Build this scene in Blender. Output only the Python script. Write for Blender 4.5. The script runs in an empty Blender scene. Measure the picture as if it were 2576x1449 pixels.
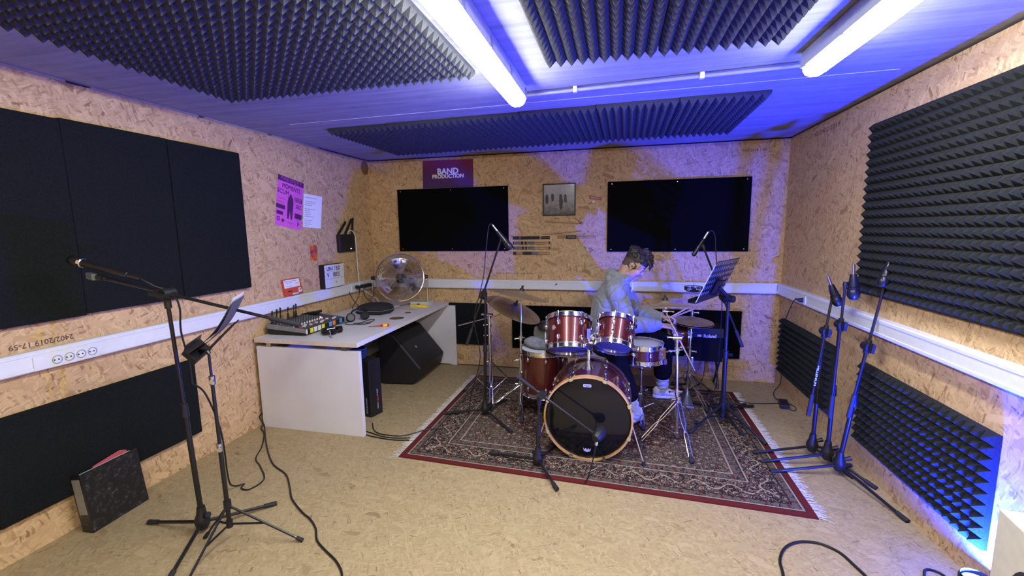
import bpy, math, random
from mathutils import Vector as V, Matrix, Euler, noise
random.seed(7)
C = bpy.context.scene.collection
sc = bpy.context.scene
PI = math.pi

# ------------------------------------------------------------------ camera, world, exposure
xL, xR, D, H = -2.727, 1.508, 4.553, 2.298       # left wall, right wall, back wall, ceiling
CY = -2.6                                        # wall behind the camera
cam_d = bpy.data.cameras.new('camera'); cam = bpy.data.objects.new('camera', cam_d); C.objects.link(cam)
_r = V((0.97280842, 0.23114546, -0.01468201)); _u = V((-0.01698534, 0.13441798, 0.99077914)); _f = V((-0.23098763, 0.96358891, -0.13468903))
cam.matrix_world = Matrix(((_r.x, _u.x, -_f.x, 0), (_r.y, _u.y, -_f.y, 0), (_r.z, _u.z, -_f.z, 1.52), (0, 0, 0, 1)))
cam_d.sensor_width = 36; cam_d.lens = 1102.13 / 2576 * 36; cam_d.clip_start = 0.02
sc.camera = cam
wd = bpy.data.worlds.new('world'); sc.world = wd; wd.use_nodes = True
wd.node_tree.nodes['Background'].inputs[0].default_value = (0.01, 0.01, 0.012, 1)
wd.node_tree.nodes['Background'].inputs[1].default_value = 0.2
sc.view_settings.view_transform = 'Standard'; sc.view_settings.look = 'None'
sc.view_settings.gamma = 1; sc.view_settings.use_curve_mapping = False
sc.view_settings.exposure = 0.18
sc.cycles.use_denoising = True; sc.cycles.adaptive_threshold = 0.015
sc.cycles.max_bounces = 8; sc.cycles.diffuse_bounces = 4; sc.cycles.glossy_bounces = 4; sc.cycles.transmission_bounces = 6
sc.cycles.caustics_reflective = False; sc.cycles.caustics_refractive = False
TUBE_E = 92.0           # strength of the white tube covers
TUBE_C = (0.98, 1.0, 0.97)
LED_P = 265.0            # watts of the blue floor light
LED_C = (0.006, 0.03, 1.0)

# ------------------------------------------------------------------ mesh helpers
def frame(ax):
    ax = V(ax).normalized()
    t = V((0, 0, 1)) if abs(ax.z) < 0.9 else V((1, 0, 0))
    a = t.cross(ax).normalized(); b = ax.cross(a)
    return a, b, ax
class MB:
    def __init__(s): s.v = []; s.f = []; s.uv = None
    def add(s, vs, fs):
        n = len(s.v); s.v += [V(p) for p in vs]; s.f += [tuple(i + n for i in f) for f in fs]; return s
    def box(s, lo, hi):
        x0, y0, z0 = lo; x1, y1, z1 = hi
        return s.add([(x0, y0, z0), (x1, y0, z0), (x1, y1, z0), (x0, y1, z0), (x0, y0, z1), (x1, y0, z1), (x1, y1, z1), (x0, y1, z1)],
                     [(0, 3, 2, 1), (4, 5, 6, 7), (0, 1, 5, 4), (1, 2, 6, 5), (2, 3, 7, 6), (3, 0, 4, 7)])
    def obox(s, c, ux, uy, uz):                  # box by centre and three half vectors
        c, ux, uy, uz = V(c), V(ux), V(uy), V(uz)
        vs = [c + a * ux + b * uy + d * uz for d in (-1, 1) for a, b in ((-1, -1), (1, -1), (1, 1), (-1, 1))]
        return s.add(vs, [(0, 3, 2, 1), (4, 5, 6, 7), (0, 1, 5, 4), (1, 2, 6, 5), (2, 3, 7, 6), (3, 0, 4, 7)])
    def cyl(s, p0, p1, r0, r1=None, n=14):
        r1 = r0 if r1 is None else r1; p0, p1 = V(p0), V(p1); a, b, x = frame(p1 - p0)
        vs = []
        for p, r in ((p0, r0), (p1, r1)):
            vs += [p + r * (math.cos(2 * PI * i / n) * a + math.sin(2 * PI * i / n) * b) for i in range(n)]
        fs = [(i, (i + 1) % n, n + (i + 1) % n, n + i) for i in range(n)]
        return s.add(vs, fs + [tuple(range(n - 1, -1, -1)), tuple(range(n, 2 * n))])
    def lathe(s, prof, o, ax, n=28, closed=False):      # prof: (radius, height along axis)
        o = V(o); a, b, x = frame(ax); vs = []; m = len(prof)
        for r, t in prof:
            vs += [o + x * t + max(r, 1e-5) * (math.cos(2 * PI * i / n) * a + math.sin(2 * PI * i / n) * b) for i in range(n)]
        fs = []
        for k in range(m if closed else m - 1):
            k2 = (k + 1) % m
            fs += [(k * n + i, k * n + (i + 1) % n, k2 * n + (i + 1) % n, k2 * n + i) for i in range(n)]
        return s.add(vs, fs)
    def tube(s, pts, r, n=8, closed=False):
        pts = [V(p) for p in pts]; m = len(pts); rs = r if isinstance(r, (list, tuple)) else [r] * m
        vs = []; a = None
        for k, p in enumerate(pts):
            if closed: t = pts[(k + 1) % m] - pts[k - 1]
            else: t = pts[min(k + 1, m - 1)] - pts[max(k - 1, 0)]
            t = t.normalized() if t.length > 1e-9 else V((0, 0, 1))
            if a is None: a = frame(t)[0]
            a = (a - t * a.dot(t)); a = a.normalized() if a.length > 1e-6 else frame(t)[0]; b = t.cross(a)
            vs += [p + rs[k] * (math.cos(2 * PI * i / n) * a + math.sin(2 * PI * i / n) * b) for i in range(n)]
        fs = []
        for k in range(m if closed else m - 1):
            k2 = (k + 1) % m
            fs += [(k * n + i, k * n + (i + 1) % n, k2 * n + (i + 1) % n, k2 * n + i) for i in range(n)]
        if not closed: fs += [tuple(range(n - 1, -1, -1)), tuple(range((m - 1) * n, m * n))]
        return s.add(vs, fs)
    def torus(s, c, ax, R, r, n=32, m=8, arc=1.0):
        a, b, x = frame(ax); c = V(c)
        k = n if arc >= 1 else n + 1
        return s.tube([c + R * (math.cos(2 * PI * arc * i / n) * a + math.sin(2 * PI * arc * i / n) * b) for i in range(k)], r, m, closed=arc >= 1)
    def ell(s, c, rx, ry, rz, M=None, n=16, m=10):
        c = V(c); vs = []; M = M or Matrix.Identity(3)
        for j in range(m + 1):
            ph = PI * j / m
            for i in range(n):
                th = 2 * PI * i / n
                vs.append(c + M @ V((rx * math.sin(max(ph, 1e-4)) * math.cos(th), ry * math.sin(max(ph, 1e-4)) * math.sin(th), -rz * math.cos(ph))))
        fs = [(j * n + i, j * n + (i + 1) % n, (j + 1) * n + (i + 1) % n, (j + 1) * n + i) for j in range(m) for i in range(n)]
        return s.add(vs, fs + [tuple(range(n - 1, -1, -1)), tuple(range(m * n, m * n + n))])
    def prism(s, poly, o, ux, uy, d):            # 2-D outline extruded along d
        o, ux, uy, d = V(o), V(ux), V(uy), V(d); n = len(poly)
        vs = [o + ux * p[0] + uy * p[1] for p in poly]; vs += [q + d for q in vs]
        return s.add(vs, [tuple(range(n - 1, -1, -1)), tuple(range(n, 2 * n))] + [(i, (i + 1) % n, n + (i + 1) % n, n + i) for i in range(n)])
    def loft(s, rings, cap=True):
        n = len(rings[0]); vs = [p for r in rings for p in r]; m = len(rings)
        fs = [(k * n + i, k * n + (i + 1) % n, (k + 1) * n + (i + 1) % n, (k + 1) * n + i) for k in range(m - 1) for i in range(n)]
        if cap: fs += [tuple(range(n - 1, -1, -1)), tuple(range((m - 1) * n, m * n))]
        return s.add(vs, fs)
    def text(s, txt, o, ux, uy, size, align='CENTER', depth=0.0006, width=None, bold=0.0):
        cu = bpy.data.curves.new('t', 'FONT'); cu.body = txt; cu.size = size; cu.align_x = align; cu.align_y = 'CENTER'; cu.resolution_u = 3
        ob = bpy.data.objects.new('t', cu); C.objects.link(ob)
        me = bpy.data.meshes.new_from_object(ob.evaluated_get(bpy.context.evaluated_depsgraph_get()))
        ux, uy, o = V(ux).normalized(), V(uy).normalized(), V(o); nn = ux.cross(uy)
        sx = 1.0
        if width and me.vertices:
            w = max(v.co.x for v in me.vertices) - min(v.co.x for v in me.vertices); sx = width / max(w, 1e-6)
        vs = [o + ux * v.co.x * sx + uy * v.co.y + nn * depth for v in me.vertices]
        for q in ((0, 0), (bold, 0), (-bold, 0), (0, bold), (0, -bold)) if bold else ((0, 0),):
            s.add([v + ux * q[0] + uy * q[1] + nn * (.00003 * (q[0] + 2 * q[1]) / max(bold, 1e-9)) for v in vs], [tuple(p.vertices) for p in me.polygons])
        bpy.data.objects.remove(ob); bpy.data.curves.remove(cu); bpy.data.meshes.remove(me)
        return s

def wloc(o):
    p = V((0, 0, 0))
    while o is not None: p = p + o.location; o = o.parent
    return p
def build(name, mb, m, parent=None, smooth=35, bevel=0, label=None, kind=None):
    org = wloc(parent) if parent else V((0, 0, 0))
    me = bpy.data.meshes.new(name)
    me.from_pydata([tuple(v - org) for v in mb.v], [], mb.f); me.materials.append(m)
    if smooth:
        me.polygons.foreach_set('use_smooth', [True] * len(me.polygons)); me.set_sharp_from_angle(angle=math.radians(smooth))
    if mb.uv:
        l = me.uv_layers.new(name='uv')
        for i, lp in enumerate(me.loops): l.data[i].uv = mb.uv[lp.vertex_index]
    me.update()
    o = bpy.data.objects.new(name, me); C.objects.link(o); o.parent = parent
    if bevel:
        b = o.modifiers.new('bevel', 'BEVEL'); b.width = bevel; b.segments = 2; b.limit_method = 'ANGLE'
    if label: o['label'] = label
    if kind: o['kind'] = kind
    return o
def tag(o, label, cat, group=None):
    o['label'] = label; o['category'] = cat
    if group: o['group'] = group
    return o
def thing(name, label, cat, loc, group=None):
    o = bpy.data.objects.new(name, None); C.objects.link(o); o.location = loc; o.empty_display_size = 0.05
    return tag(o, label, cat, group)
def struct(name, mb, m, parent=None, smooth=0):
    o = build(name, mb, m, parent, smooth)
    if not parent: o['kind'] = 'structure'
    return o
def single(name, mb, m, label, cat, group=None, smooth=35, bevel=0):
    """a thing that is one mesh: its origin goes to the foot of its own bounding box"""
    xs = [v.x for v in mb.v]; ys = [v.y for v in mb.v]; zs = [v.z for v in mb.v]
    base = V(((min(xs) + max(xs)) / 2, (min(ys) + max(ys)) / 2, min(zs)))
    mb.v = [v - base for v in mb.v]
    o = build(name, mb, m, None, smooth, bevel); o.location = base
    return tag(o, label, cat, group)
def solid(mb, voxel, smooth_it=6, factor=0.5):
    """fuse overlapping shapes into one continuous surface"""
    me = bpy.data.meshes.new('x'); me.from_pydata([tuple(v) for v in mb.v], [], mb.f)
    ob = bpy.data.objects.new('x', me); C.objects.link(ob)
    r = ob.modifiers.new('r', 'REMESH'); r.mode = 'VOXEL'; r.voxel_size = voxel
    if smooth_it:
        q = ob.modifiers.new('s', 'SMOOTH'); q.iterations = smooth_it; q.factor = factor
    e = ob.evaluated_get(bpy.context.evaluated_depsgraph_get()); m2 = bpy.data.meshes.new_from_object(e)
    out = MB(); out.v = [V(v.co) for v in m2.vertices]; out.f = [tuple(p.vertices) for p in m2.polygons]
    bpy.data.objects.remove(ob); bpy.data.meshes.remove(me); bpy.data.meshes.remove(m2)
    return out
def curve_pts(pts, n=8):                          # smooth path through the points
    pts = [V(p) for p in pts]; out = []
    for i in range(len(pts) - 1):
        p0 = pts[max(i - 1, 0)]; p1 = pts[i]; p2 = pts[i + 1]; p3 = pts[min(i + 2, len(pts) - 1)]
        for k in range(n):
            t = k / n
            out.append(0.5 * ((2 * p1) + (p2 - p0) * t + (2 * p0 - 5 * p1 + 4 * p2 - p3) * t * t + (3 * p1 - p0 - 3 * p2 + p3) * t ** 3))
    return out + [pts[-1]]

# ------------------------------------------------------------------ material helpers
class NT:
    def __init__(s, m): s.t = m.node_tree; s.n = s.t.nodes; s.l = s.t.links
    def new(s, kind, **kw):
        nd = s.n.new(kind)
        for k, v in kw.items(): setattr(nd, k, v)
        return nd
    def val(s, sock, v):
        if isinstance(v, bpy.types.NodeSocket): s.l.new(v, sock)
        else: sock.default_value = v
    def math(s, op, a, b=0.0, c=0.0):
        nd = s.new('ShaderNodeMath', operation=op); s.val(nd.inputs[0], a); s.val(nd.inputs[1], b)
        if op in ('MULTIPLY_ADD', 'COMPARE', 'SMOOTH_MIN', 'WRAP'): s.val(nd.inputs[2], c)
        return nd.outputs[0]
    def mix(s, f, a, b):
        nd = s.new('ShaderNodeMix', data_type='RGBA'); s.val(nd.inputs[0], f)
        for i, c in ((6, a), (7, b)):
            if isinstance(c, (tuple, list)): c = (*c[:3], 1)
            s.val(nd.inputs[i], c)
        return nd.outputs[2]
    def ramp(s, f, stops, interp='LINEAR'):
        nd = s.new('ShaderNodeValToRGB'); s.val(nd.inputs[0], f); cr = nd.color_ramp; cr.interpolation = interp
        while len(cr.elements) < len(stops): cr.elements.new(0.5)
        for e, (p, c) in zip(cr.elements, stops): e.position = p; e.color = (*c[:3], 1)
        return nd.outputs[0]
    def noise(s, vec, scale, detail=3, rough=0.5, dims='3D'):
        nd = s.new('ShaderNodeTexNoise', noise_dimensions=dims); nd.inputs['Scale'].default_value = scale
        nd.inputs['Detail'].default_value = detail; nd.inputs['Roughness'].default_value = rough
        if vec is not None: s.l.new(vec, nd.inputs['Vector'])
        return nd
    def comb(s, x, y, z=0.0):
        nd = s.new('ShaderNodeCombineXYZ')
        for i, v in enumerate((x, y, z)): s.val(nd.inputs[i], v)
        return nd.outputs[0]
def newmat(name):
    m = bpy.data.materials.new(name); m.use_nodes = True
    t = NT(m); return m, t, t.n['Principled BSDF']
def mat(name, col, rough=0.5, metal=0.0, var=0.12, scale=30, bump=0.0, coat=0.0, spec=0.4, sheen=0.0):
    m, t, b = newmat(name)
    tc = t.new('ShaderNodeTexCoord').outputs['Object']
    nz = t.noise(tc, scale, 3).outputs['Fac']
    lo = tuple(c * (1 - var) for c in col); hi = tuple(min(1, c * (1 + var)) for c in col)
    t.l.new(t.ramp(nz, [(0.3, lo), (0.7, hi)]), b.inputs['Base Color'])
    b.inputs['Roughness'].default_value = rough; b.inputs['Metallic'].default_value = metal
    b.inputs['Coat Weight'].default_value = coat; b.inputs['Coat Roughness'].default_value = 0.06
    b.inputs['Specular IOR Level'].default_value = spec; b.inputs['Sheen Weight'].default_value = sheen
    if bump:
        bp = t.new('ShaderNodeBump'); bp.inputs['Strength'].default_value = bump; bp.inputs['Distance'].default_value = 0.003
        n2 = t.noise(tc, scale * 4, 4).outputs['Fac']; t.l.new(n2, bp.inputs['Height']); t.l.new(bp.outputs[0], b.inputs['Normal'])
    return m
def emat(name, col, strength):
    m, t, b = newmat(name)
    b.inputs['Base Color'].default_value = (0.8, 0.8, 0.8, 1)
    b.inputs['Emission Color'].default_value = (*col, 1); b.inputs['Emission Strength'].default_value = strength
    return m
def osb(name, ax, base, bright=1.0, fine=1.0, along=0.0, contrast=1.0, dark=.22):
    """strand board: layers of long flakes turned different ways; ax = the two in-plane axes"""
    m, t, b = newmat(name)
    sp = t.new('ShaderNodeSeparateXYZ'); t.l.new(t.new('ShaderNodeTexCoord').outputs['Object'], sp.inputs[0])
    uv = t.comb(sp.outputs[ax[0]], sp.outputs[ax[1]])
    wp = t.noise(uv, 6, 2, dims='2D').outputs['Color']
    wv = t.new('ShaderNodeVectorMath', operation='MULTIPLY_ADD'); t.l.new(wp, wv.inputs[0]); wv.inputs[1].default_value = (0.07, 0.07, 0); t.l.new(uv, wv.inputs[2])
    uv2 = wv.outputs[0]
    c = base; k = bright
    P = lambda r: tuple(q * k for q in r)
    mid = P((c[0], c[1], c[2])); lt = P((c[0] * (1 + .22 * contrast), c[1] * (1 + .26 * contrast), c[2] * (1 + .34 * contrast)))
    dk = P((c[0] * (1 - .34 * contrast), c[1] * (1 - .40 * contrast), c[2] * (1 - .46 * contrast)))
    vd = P((c[0] * (1 - .58 * contrast), c[1] * (1 - .66 * contrast), c[2] * (1 - .72 * contrast)))
    stops = [(0.0, vd), (dark * .22, dk), (dark, P((c[0] * .86, c[1] * .83, c[2] * .8))), (0.5, mid), (0.8, P((c[0] * 1.1, c[1] * 1.12, c[2] * 1.14))), (1.0, lt)]
    col = t.ramp(t.noise(uv, 14, 5, 0.65, '2D').outputs['Fac'], [(0.3, P((c[0] * .78, c[1] * .74, c[2] * .7))), (0.7, P((c[0] * 1.08, c[1] * 1.08, c[2] * 1.08)))])
    hgt = None
    for i, (ang, sx, sy, th) in enumerate(((8, 9, 40, .30), (62, 12, 50, .42), (-38, 11, 38, .45), (110, 14, 60, .52), (24, 17, 85, .42), (-75, 22, 100, .55), (-20, 8, 26, .86))):
        mp = t.new('ShaderNodeMapping'); t.l.new(uv2, mp.inputs[0])
        a = math.radians(ang * (1 - along) + (ang % 50 - 25) * along)
        mp.vector_type = 'TEXTURE'; mp.inputs['Rotation'].default_value = (0, 0, a); mp.inputs['Location'].default_value = (i * 3.1, i * 1.7, 0)
        mp.inputs['Scale'].default_value = (1 / (sx * fine), 1 / (sy * fine), 1)
        vo = t.new('ShaderNodeTexVoronoi', voronoi_dimensions='2D', feature='F1', distance='CHEBYCHEV'); vo.inputs['Scale'].default_value = 1; vo.inputs['Randomness'].default_value = 1
        t.l.new(mp.outputs[0], vo.inputs['Vector'])
        s2 = t.new('ShaderNodeSeparateColor'); t.l.new(vo.outputs['Color'], s2.inputs[0])
        tone = t.ramp(s2.outputs[0], stops)
        msk = t.math('MULTIPLY', t.math('GREATER_THAN', s2.outputs[1], th), t.math('LESS_THAN', vo.outputs['Distance'], 0.46))
        col = t.mix(t.math('MULTIPLY', msk, 0.9), col, tone)
        hgt = msk if hgt is None else t.math('ADD', hgt, msk)
    gr = t.new('ShaderNodeMapping'); t.l.new(uv2, gr.inputs[0]); gr.vector_type = 'TEXTURE'; gr.inputs['Scale'].default_value = (1 / 30, 1 / 220, 1); gr.inputs['Rotation'].default_value = (0, 0, 0.5)
    g = t.noise(gr.outputs[0], 1, 3, 0.6, '2D').outputs['Fac']
    col = t.mix(0.22, col, t.ramp(g, [(0.3, P((c[0] * .45, c[1] * .4, c[2] * .34))), (0.75, lt)]))
    t.l.new(col, b.inputs['Base Color']); b.inputs['Roughness'].default_value = 0.62; b.inputs['Specular IOR Level'].default_value = 0.3
    bp = t.new('ShaderNodeBump'); bp.inputs['Strength'].default_value = 0.25; bp.inputs['Distance'].default_value = 0.002
    t.l.new(hgt, bp.inputs['Height']); t.l.new(bp.outputs[0], b.inputs['Normal'])
    return m

OSBC = (0.58, 0.395, 0.20)
M = {}
M['osb_x'] = osb('strand_board_side', (1, 2), OSBC, 1.0, 1.0, 0.0, 1.15)
M['osb_y'] = osb('strand_board_back', (0, 2), OSBC, 1.0, 1.0, 0.0, 1.15)
M['osb_f'] = osb('strand_board_floor', (0, 1), (0.365, 0.278, 0.146), 1.0, 1.3, 0.2, 1.0, .07)
M['black_plastic'] = mat('black_plastic', (0.012, 0.012, 0.013), 0.42)
M['black_metal'] = mat('black_metal', (0.009, 0.009, 0.010), 0.36, 0.0, coat=0.15)
M['rubber'] = mat('rubber', (0.016, 0.016, 0.018), 0.75)
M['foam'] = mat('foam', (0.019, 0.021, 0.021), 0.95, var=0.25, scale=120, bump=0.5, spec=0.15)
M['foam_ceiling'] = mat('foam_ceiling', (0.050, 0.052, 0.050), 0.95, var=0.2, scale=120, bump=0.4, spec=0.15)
M['felt'] = mat('felt', (0.0105, 0.012, 0.0125), 0.97, var=0.3, scale=160, bump=0.6, spec=0.1)
M['felt_back'] = mat('felt_back', (0.0025, 0.0028, 0.0028), 0.97, var=0.3, scale=160, bump=0.6, spec=0.08)
M['white_plastic'] = mat('white_plastic', (0.68, 0.70, 0.73), 0.38, var=0.03)
M['white_board'] = mat('white_board', (0.66, 0.65, 0.66), 0.45, var=0.03, scale=6)
M['edge_board'] = mat('edge_board', (0.62, 0.53, 0.42), 0.55, var=0.06)
M['chrome'] = mat('chrome', (0.82, 0.83, 0.86), 0.12, 1.0, var=0.03)
M['steel'] = mat('steel', (0.55, 0.56, 0.58), 0.3, 1.0, var=0.05)
M['tolex'] = mat('amp_covering', (0.008, 0.008, 0.009), 0.95, spec=0.08)
M['bronze'] = mat('bronze', (0.42, 0.30, 0.17), 0.38, 0.85, var=0.2, scale=14)
M['skin'] = mat('skin', (0.44, 0.265, 0.195), 0.5, var=0.06, scale=20)
M['paper'] = mat('paper', (0.80, 0.81, 0.84), 0.7, var=0.02)
M['ink'] = mat('ink', (0.012, 0.01, 0.014), 0.6)
M['cable'] = mat('cable', (0.010, 0.010, 0.011), 0.45)
M['white_cable'] = mat('white_cable', (0.75, 0.75, 0.76), 0.4, var=0.03)

# ------------------------------------------------------------------ room shell
struct('floor', MB().box((xL - .05, CY - .05, -.04), (xR + .05, D + .05, 0)), M['osb_f'])
m, t, b = newmat('board_marked_concrete')                      # ceiling: concrete with long formwork streaks
tc = t.new('ShaderNodeTexCoord').outputs['Object']
mp = t.new('ShaderNodeMapping'); t.l.new(tc, mp.inputs[0]); mp.inputs['Scale'].default_value = (0.9, 15, 1); mp.inputs['Rotation'].default_value = (0, 0, 0.03)
n1 = t.noise(mp.outputs[0], 1.6, 6, 0.68).outputs['Fac']
n2 = t.noise(tc, 7, 5, 0.7).outputs['Fac']
f = t.math('MULTIPLY_ADD', n1, 0.72, t.math('MULTIPLY', n2, 0.28))
t.l.new(t.ramp(f, [(0.30, (0.195, 0.195, 0.225)), (0.5, (0.285, 0.285, 0.33)), (0.68, (0.35, 0.35, 0.40))]), b.inputs['Base Color'])
b.inputs['Roughness'].default_value = 0.85; b.inputs['Specular IOR Level'].default_value = 0.2
bp = t.new('ShaderNodeBump'); bp.inputs['Strength'].default_value = 0.35; bp.inputs['Distance'].default_value = 0.004
t.l.new(f, bp.inputs['Height']); t.l.new(bp.outputs[0], b.inputs['Normal'])
M['concrete'] = m
struct('ceiling', MB().box((xL - .25, CY - .25, H), (xR + .25, D + .25, H + .05)), M['concrete'])
WT = H - .012                                                   # the boards stop just short of the ceiling
wl = struct('wall_left', MB().box((xL - .03, CY, 0), (xL, D, WT)), M['osb_x'])
wr = struct('wall_right', MB().box((xR, CY, 0), (xR + .03, D, WT)), M['osb_x'])
wb = struct('wall_back', MB().box((xL - .03, D, 0), (xR + .03, D + .03, WT)), M['osb_y'])
struct('wall_front', MB().box((xL - .03, CY - .03, 0), (xR + .03, CY, WT)), M['osb_y'])
M['dark_gap'] = mat('dark_gap', (0.02, 0.019, 0.02), 0.9)
g = MB()
g.box((xL - .20, CY - .2, WT - .05), (xL - .04, D + .2, H)); g.box((xR + .04, CY - .2, WT - .05), (xR + .2, D + .2, H)); g.box((xL - .2, D + .04, WT - .05), (xR + .2, D + .2, H))
struct('trim_1', g, M['dark_gap'])
M['batten'] = mat('batten', (0.34, 0.31, 0.26), 0.7)
g = MB()                                                        # packing strips over the left wall
for a, e in ((1.15, 1.75), (1.86, 2.48), (2.52, 3.08), (3.12, 3.7)): g.box((xL - .02, a, WT), (xL + .006, e, H - .001))
struct('trim_2', g, M['batten'])
g = MB().box((xL + .3, 2.80, H - .002), (xR - .2, 2.806, H + .01))
o = struct('trim_3', g, M['white_plastic']); o.rotation_euler.z = -.03; o.location = (0, .0, 0)
# white cable trunking round three walls
TB, TT, TD = .876, .975, .048
def trunk(p0, p1, inn):
    """profile swept from p0 to p1; inn = direction into the room"""
    p0, p1, inn = V(p0), V(p1), V(inn); d = p1 - p0
    pr = [(0, TB), (TD - .006, TB), (TD, TB + .006), (TD, TB + .02), (TD - .004, TB + .022), (TD - .004, TT - .022), (TD, TT - .02), (TD, TT - .006), (TD - .006, TT), (0, TT)]
    return MB().prism(pr, p0, inn, (0, 0, 1), d)
struct('trim_4', trunk((xL, CY, 0), (xL, D, 0), (1, 0, 0)), M['white_plastic'])
struct('trim_5', trunk((xL + TD, D, 0), (xR - TD, D, 0), (0, -1, 0)), M['white_plastic'])
struct('trim_6', trunk((xR, D, 0), (xR, CY, 0), (-1, 0, 0)), M['white_plastic'])
# stamps printed on the boards
M['stamp'] = mat('stamp_ink', (0.10, 0.065, 0.045), 0.8, var=0.3, scale=200)
s = MB(); s.text('2402/2019 17-59', (xL, 1.50, 1.003), (0, -1, 0), (0, 0, -1), .036, width=.25, bold=.0006)
s.text('13', (xL, 1.335, 1.0), (0, -1, 0), (0, 0, -1), .036)
build('board_stamp', s, M['stamp'], wl, 0)
s = MB(); s.text('-- 4.0.0 FPCL 0.50/EN', (-1.09, D, 1.041), (1, 0, 0), (0, 0, 1), .024, width=.45)
s.text('1000/2018 3/40', (1.21, D, 2.199), (1, 0, 0), (0, 0, 1), .03, width=.21)
build('board_stamp', s, M['stamp'], wb, 0)
s = MB(); s.text('17-40 2402/2019', (xR, 3.9, 2.215), (0, -1, 0), (0, 0, 1), .05, width=.5)
build('board_stamp', s, M['stamp'], wr, 0)

# ------------------------------------------------------------------ the two tube lamps, two added unseen ones, and the blue floor light
M['tube_cover'] = emat('lit_tube_cover', TUBE_C, TUBE_E)
M['lamp_base'] = mat('lamp_base', (0.30, 0.31, 0.31), 0.5, var=0.05)
M['clear_end'] = emat('glowing_end', TUBE_C, TUBE_E * .12)
M['tube_cover_dim'] = emat('lit_tube_cover_dim', TUBE_C, TUBE_E * .80)  # same cover at lower strength, dimmed so the right wall overexposes less
def tube_lamp(x, y0, y1, rot, label, cover='tube_cover'):
    t = thing('tube_lamp', label, 'lamp', (x, y1, H))
    def base(w0, w1, za, zb):
        return MB().prism([(-w0, za), (-w1, zb), (w1, zb), (w0, za)], (x, y0, H), (1, 0, 0), (0, 0, 1), (0, y1 - y0, 0))
    build('lamp_housing', base(.056, .052, -.074, -.002), M['lamp_base'], t, 0, .004)
    pr = [(-.048, -.074), (.048, -.074), (.0455, -.088), (.035, -.105), (.014, -.114), (-.014, -.114), (-.035, -.105), (-.0455, -.088)]
    build('tube_cover', MB().prism(pr, (x, y0 + .03, H), (1, 0, 0), (0, 0, 1), (0, y1 - y0 - .07, 0)), M[cover], t, 0)
    e = MB().prism(pr, (x, y1 - .04, H), (1, 0, 0), (0, 0, 1), (0, .035, 0)); e.cyl((x, y1 - .01, H - .06), (x, y1 + .02, H - .06), .012)
    build('end_cap', e, M['clear_end'], t, 0, .006)
    n = int((y1 - y0) / .33)
    for i in range(n + 1):
        y = y1 - .05 - i * .33
        for sx in (-1, 1):
            build('cover_clip', MB().box((x + sx * .049 - .003, y - .012, H - .078), (x + sx * .049 + .006 * sx + .003, y + .012, H - .03)), M['steel'], t, 0)
    t.rotation_euler.z = rot
    return t
tube_lamp(-.548, .98, 2.485, 0.0, 'lit white tube lamp left of the middle foam block on the ceiling')
tube_lamp(.858, .87, 2.38, 0.01, 'lit white tube lamp on the ceiling near the right wall', 'tube_cover_dim')
M['conduit'] = mat('conduit', (0.27, 0.275, 0.28), 0.35, var=0.04)
tube_lamp(-.548, -1.75, -.245, 0.0, 'added unseen white tube lamp on the ceiling behind the camera, left')  # unseen lamp, added to brighten the far walls and camera-facing sides
tube_lamp(.858, -1.75, -.245, 0.0, 'added unseen white tube lamp on the ceiling behind the camera, right', 'tube_cover_dim')  # second unseen lamp, added for the same brightening
t = thing('cable_conduit', 'thin grey conduit pipe running across the ceiling between the two tube lamps', 'pipe', (-.54, 2.58, H - .02))
build('pipe', MB().cyl((-.545, 2.60, H - .020), (.845, 2.50, H - .020), .010), M['conduit'], t)
for x in (-.24, .41):
    y = 2.60 - (x + .545) * .072
    build('pipe_clip', MB().box((x - .011, y - .014, H - .033), (x + .011, y + .014, H - .0005)), M['white_plastic'], t, 0, .003)
# blue uplight on the floor by the right wall
LX, LY = 1.442, 1.985
t = thing('floor_spotlight', 'blue glowing floor spotlight beside the right wall, at the bottom right corner', 'spotlight', (LX, LY, 0))
k = MB().lathe([(0, .012), (.052, .012), (.056, .03), (.056, .085), (.050, .095), (.048, .07), (0, .07)], (LX, LY, 0), (0, 0, 1)); k.box((LX - .06, LY - .05, 0), (LX + .06, LY + .05, .014))
build('lamp_can', k, M['black_metal'], t)
build('lens', MB().lathe([(0, .078), (.046, .078), (.046, .072), (0, .072)], (LX, LY, 0), (0, 0, 1)), emat('blue_lens', (0.0, 0.05, 1.0), 3), t)
ld = bpy.data.lights.new('blue_light', 'AREA'); ld.shape = 'DISK'; ld.size = .085; ld.energy = LED_P; ld.color = LED_C
lo = bpy.data.objects.new('blue_light', ld); C.objects.link(lo); lo.location = (LX, LY, .10); ld.spread = math.radians(160); lo.rotation_euler = V((-.22, .40, 1)).to_track_quat('-Z', 'Y').to_euler()

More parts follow.
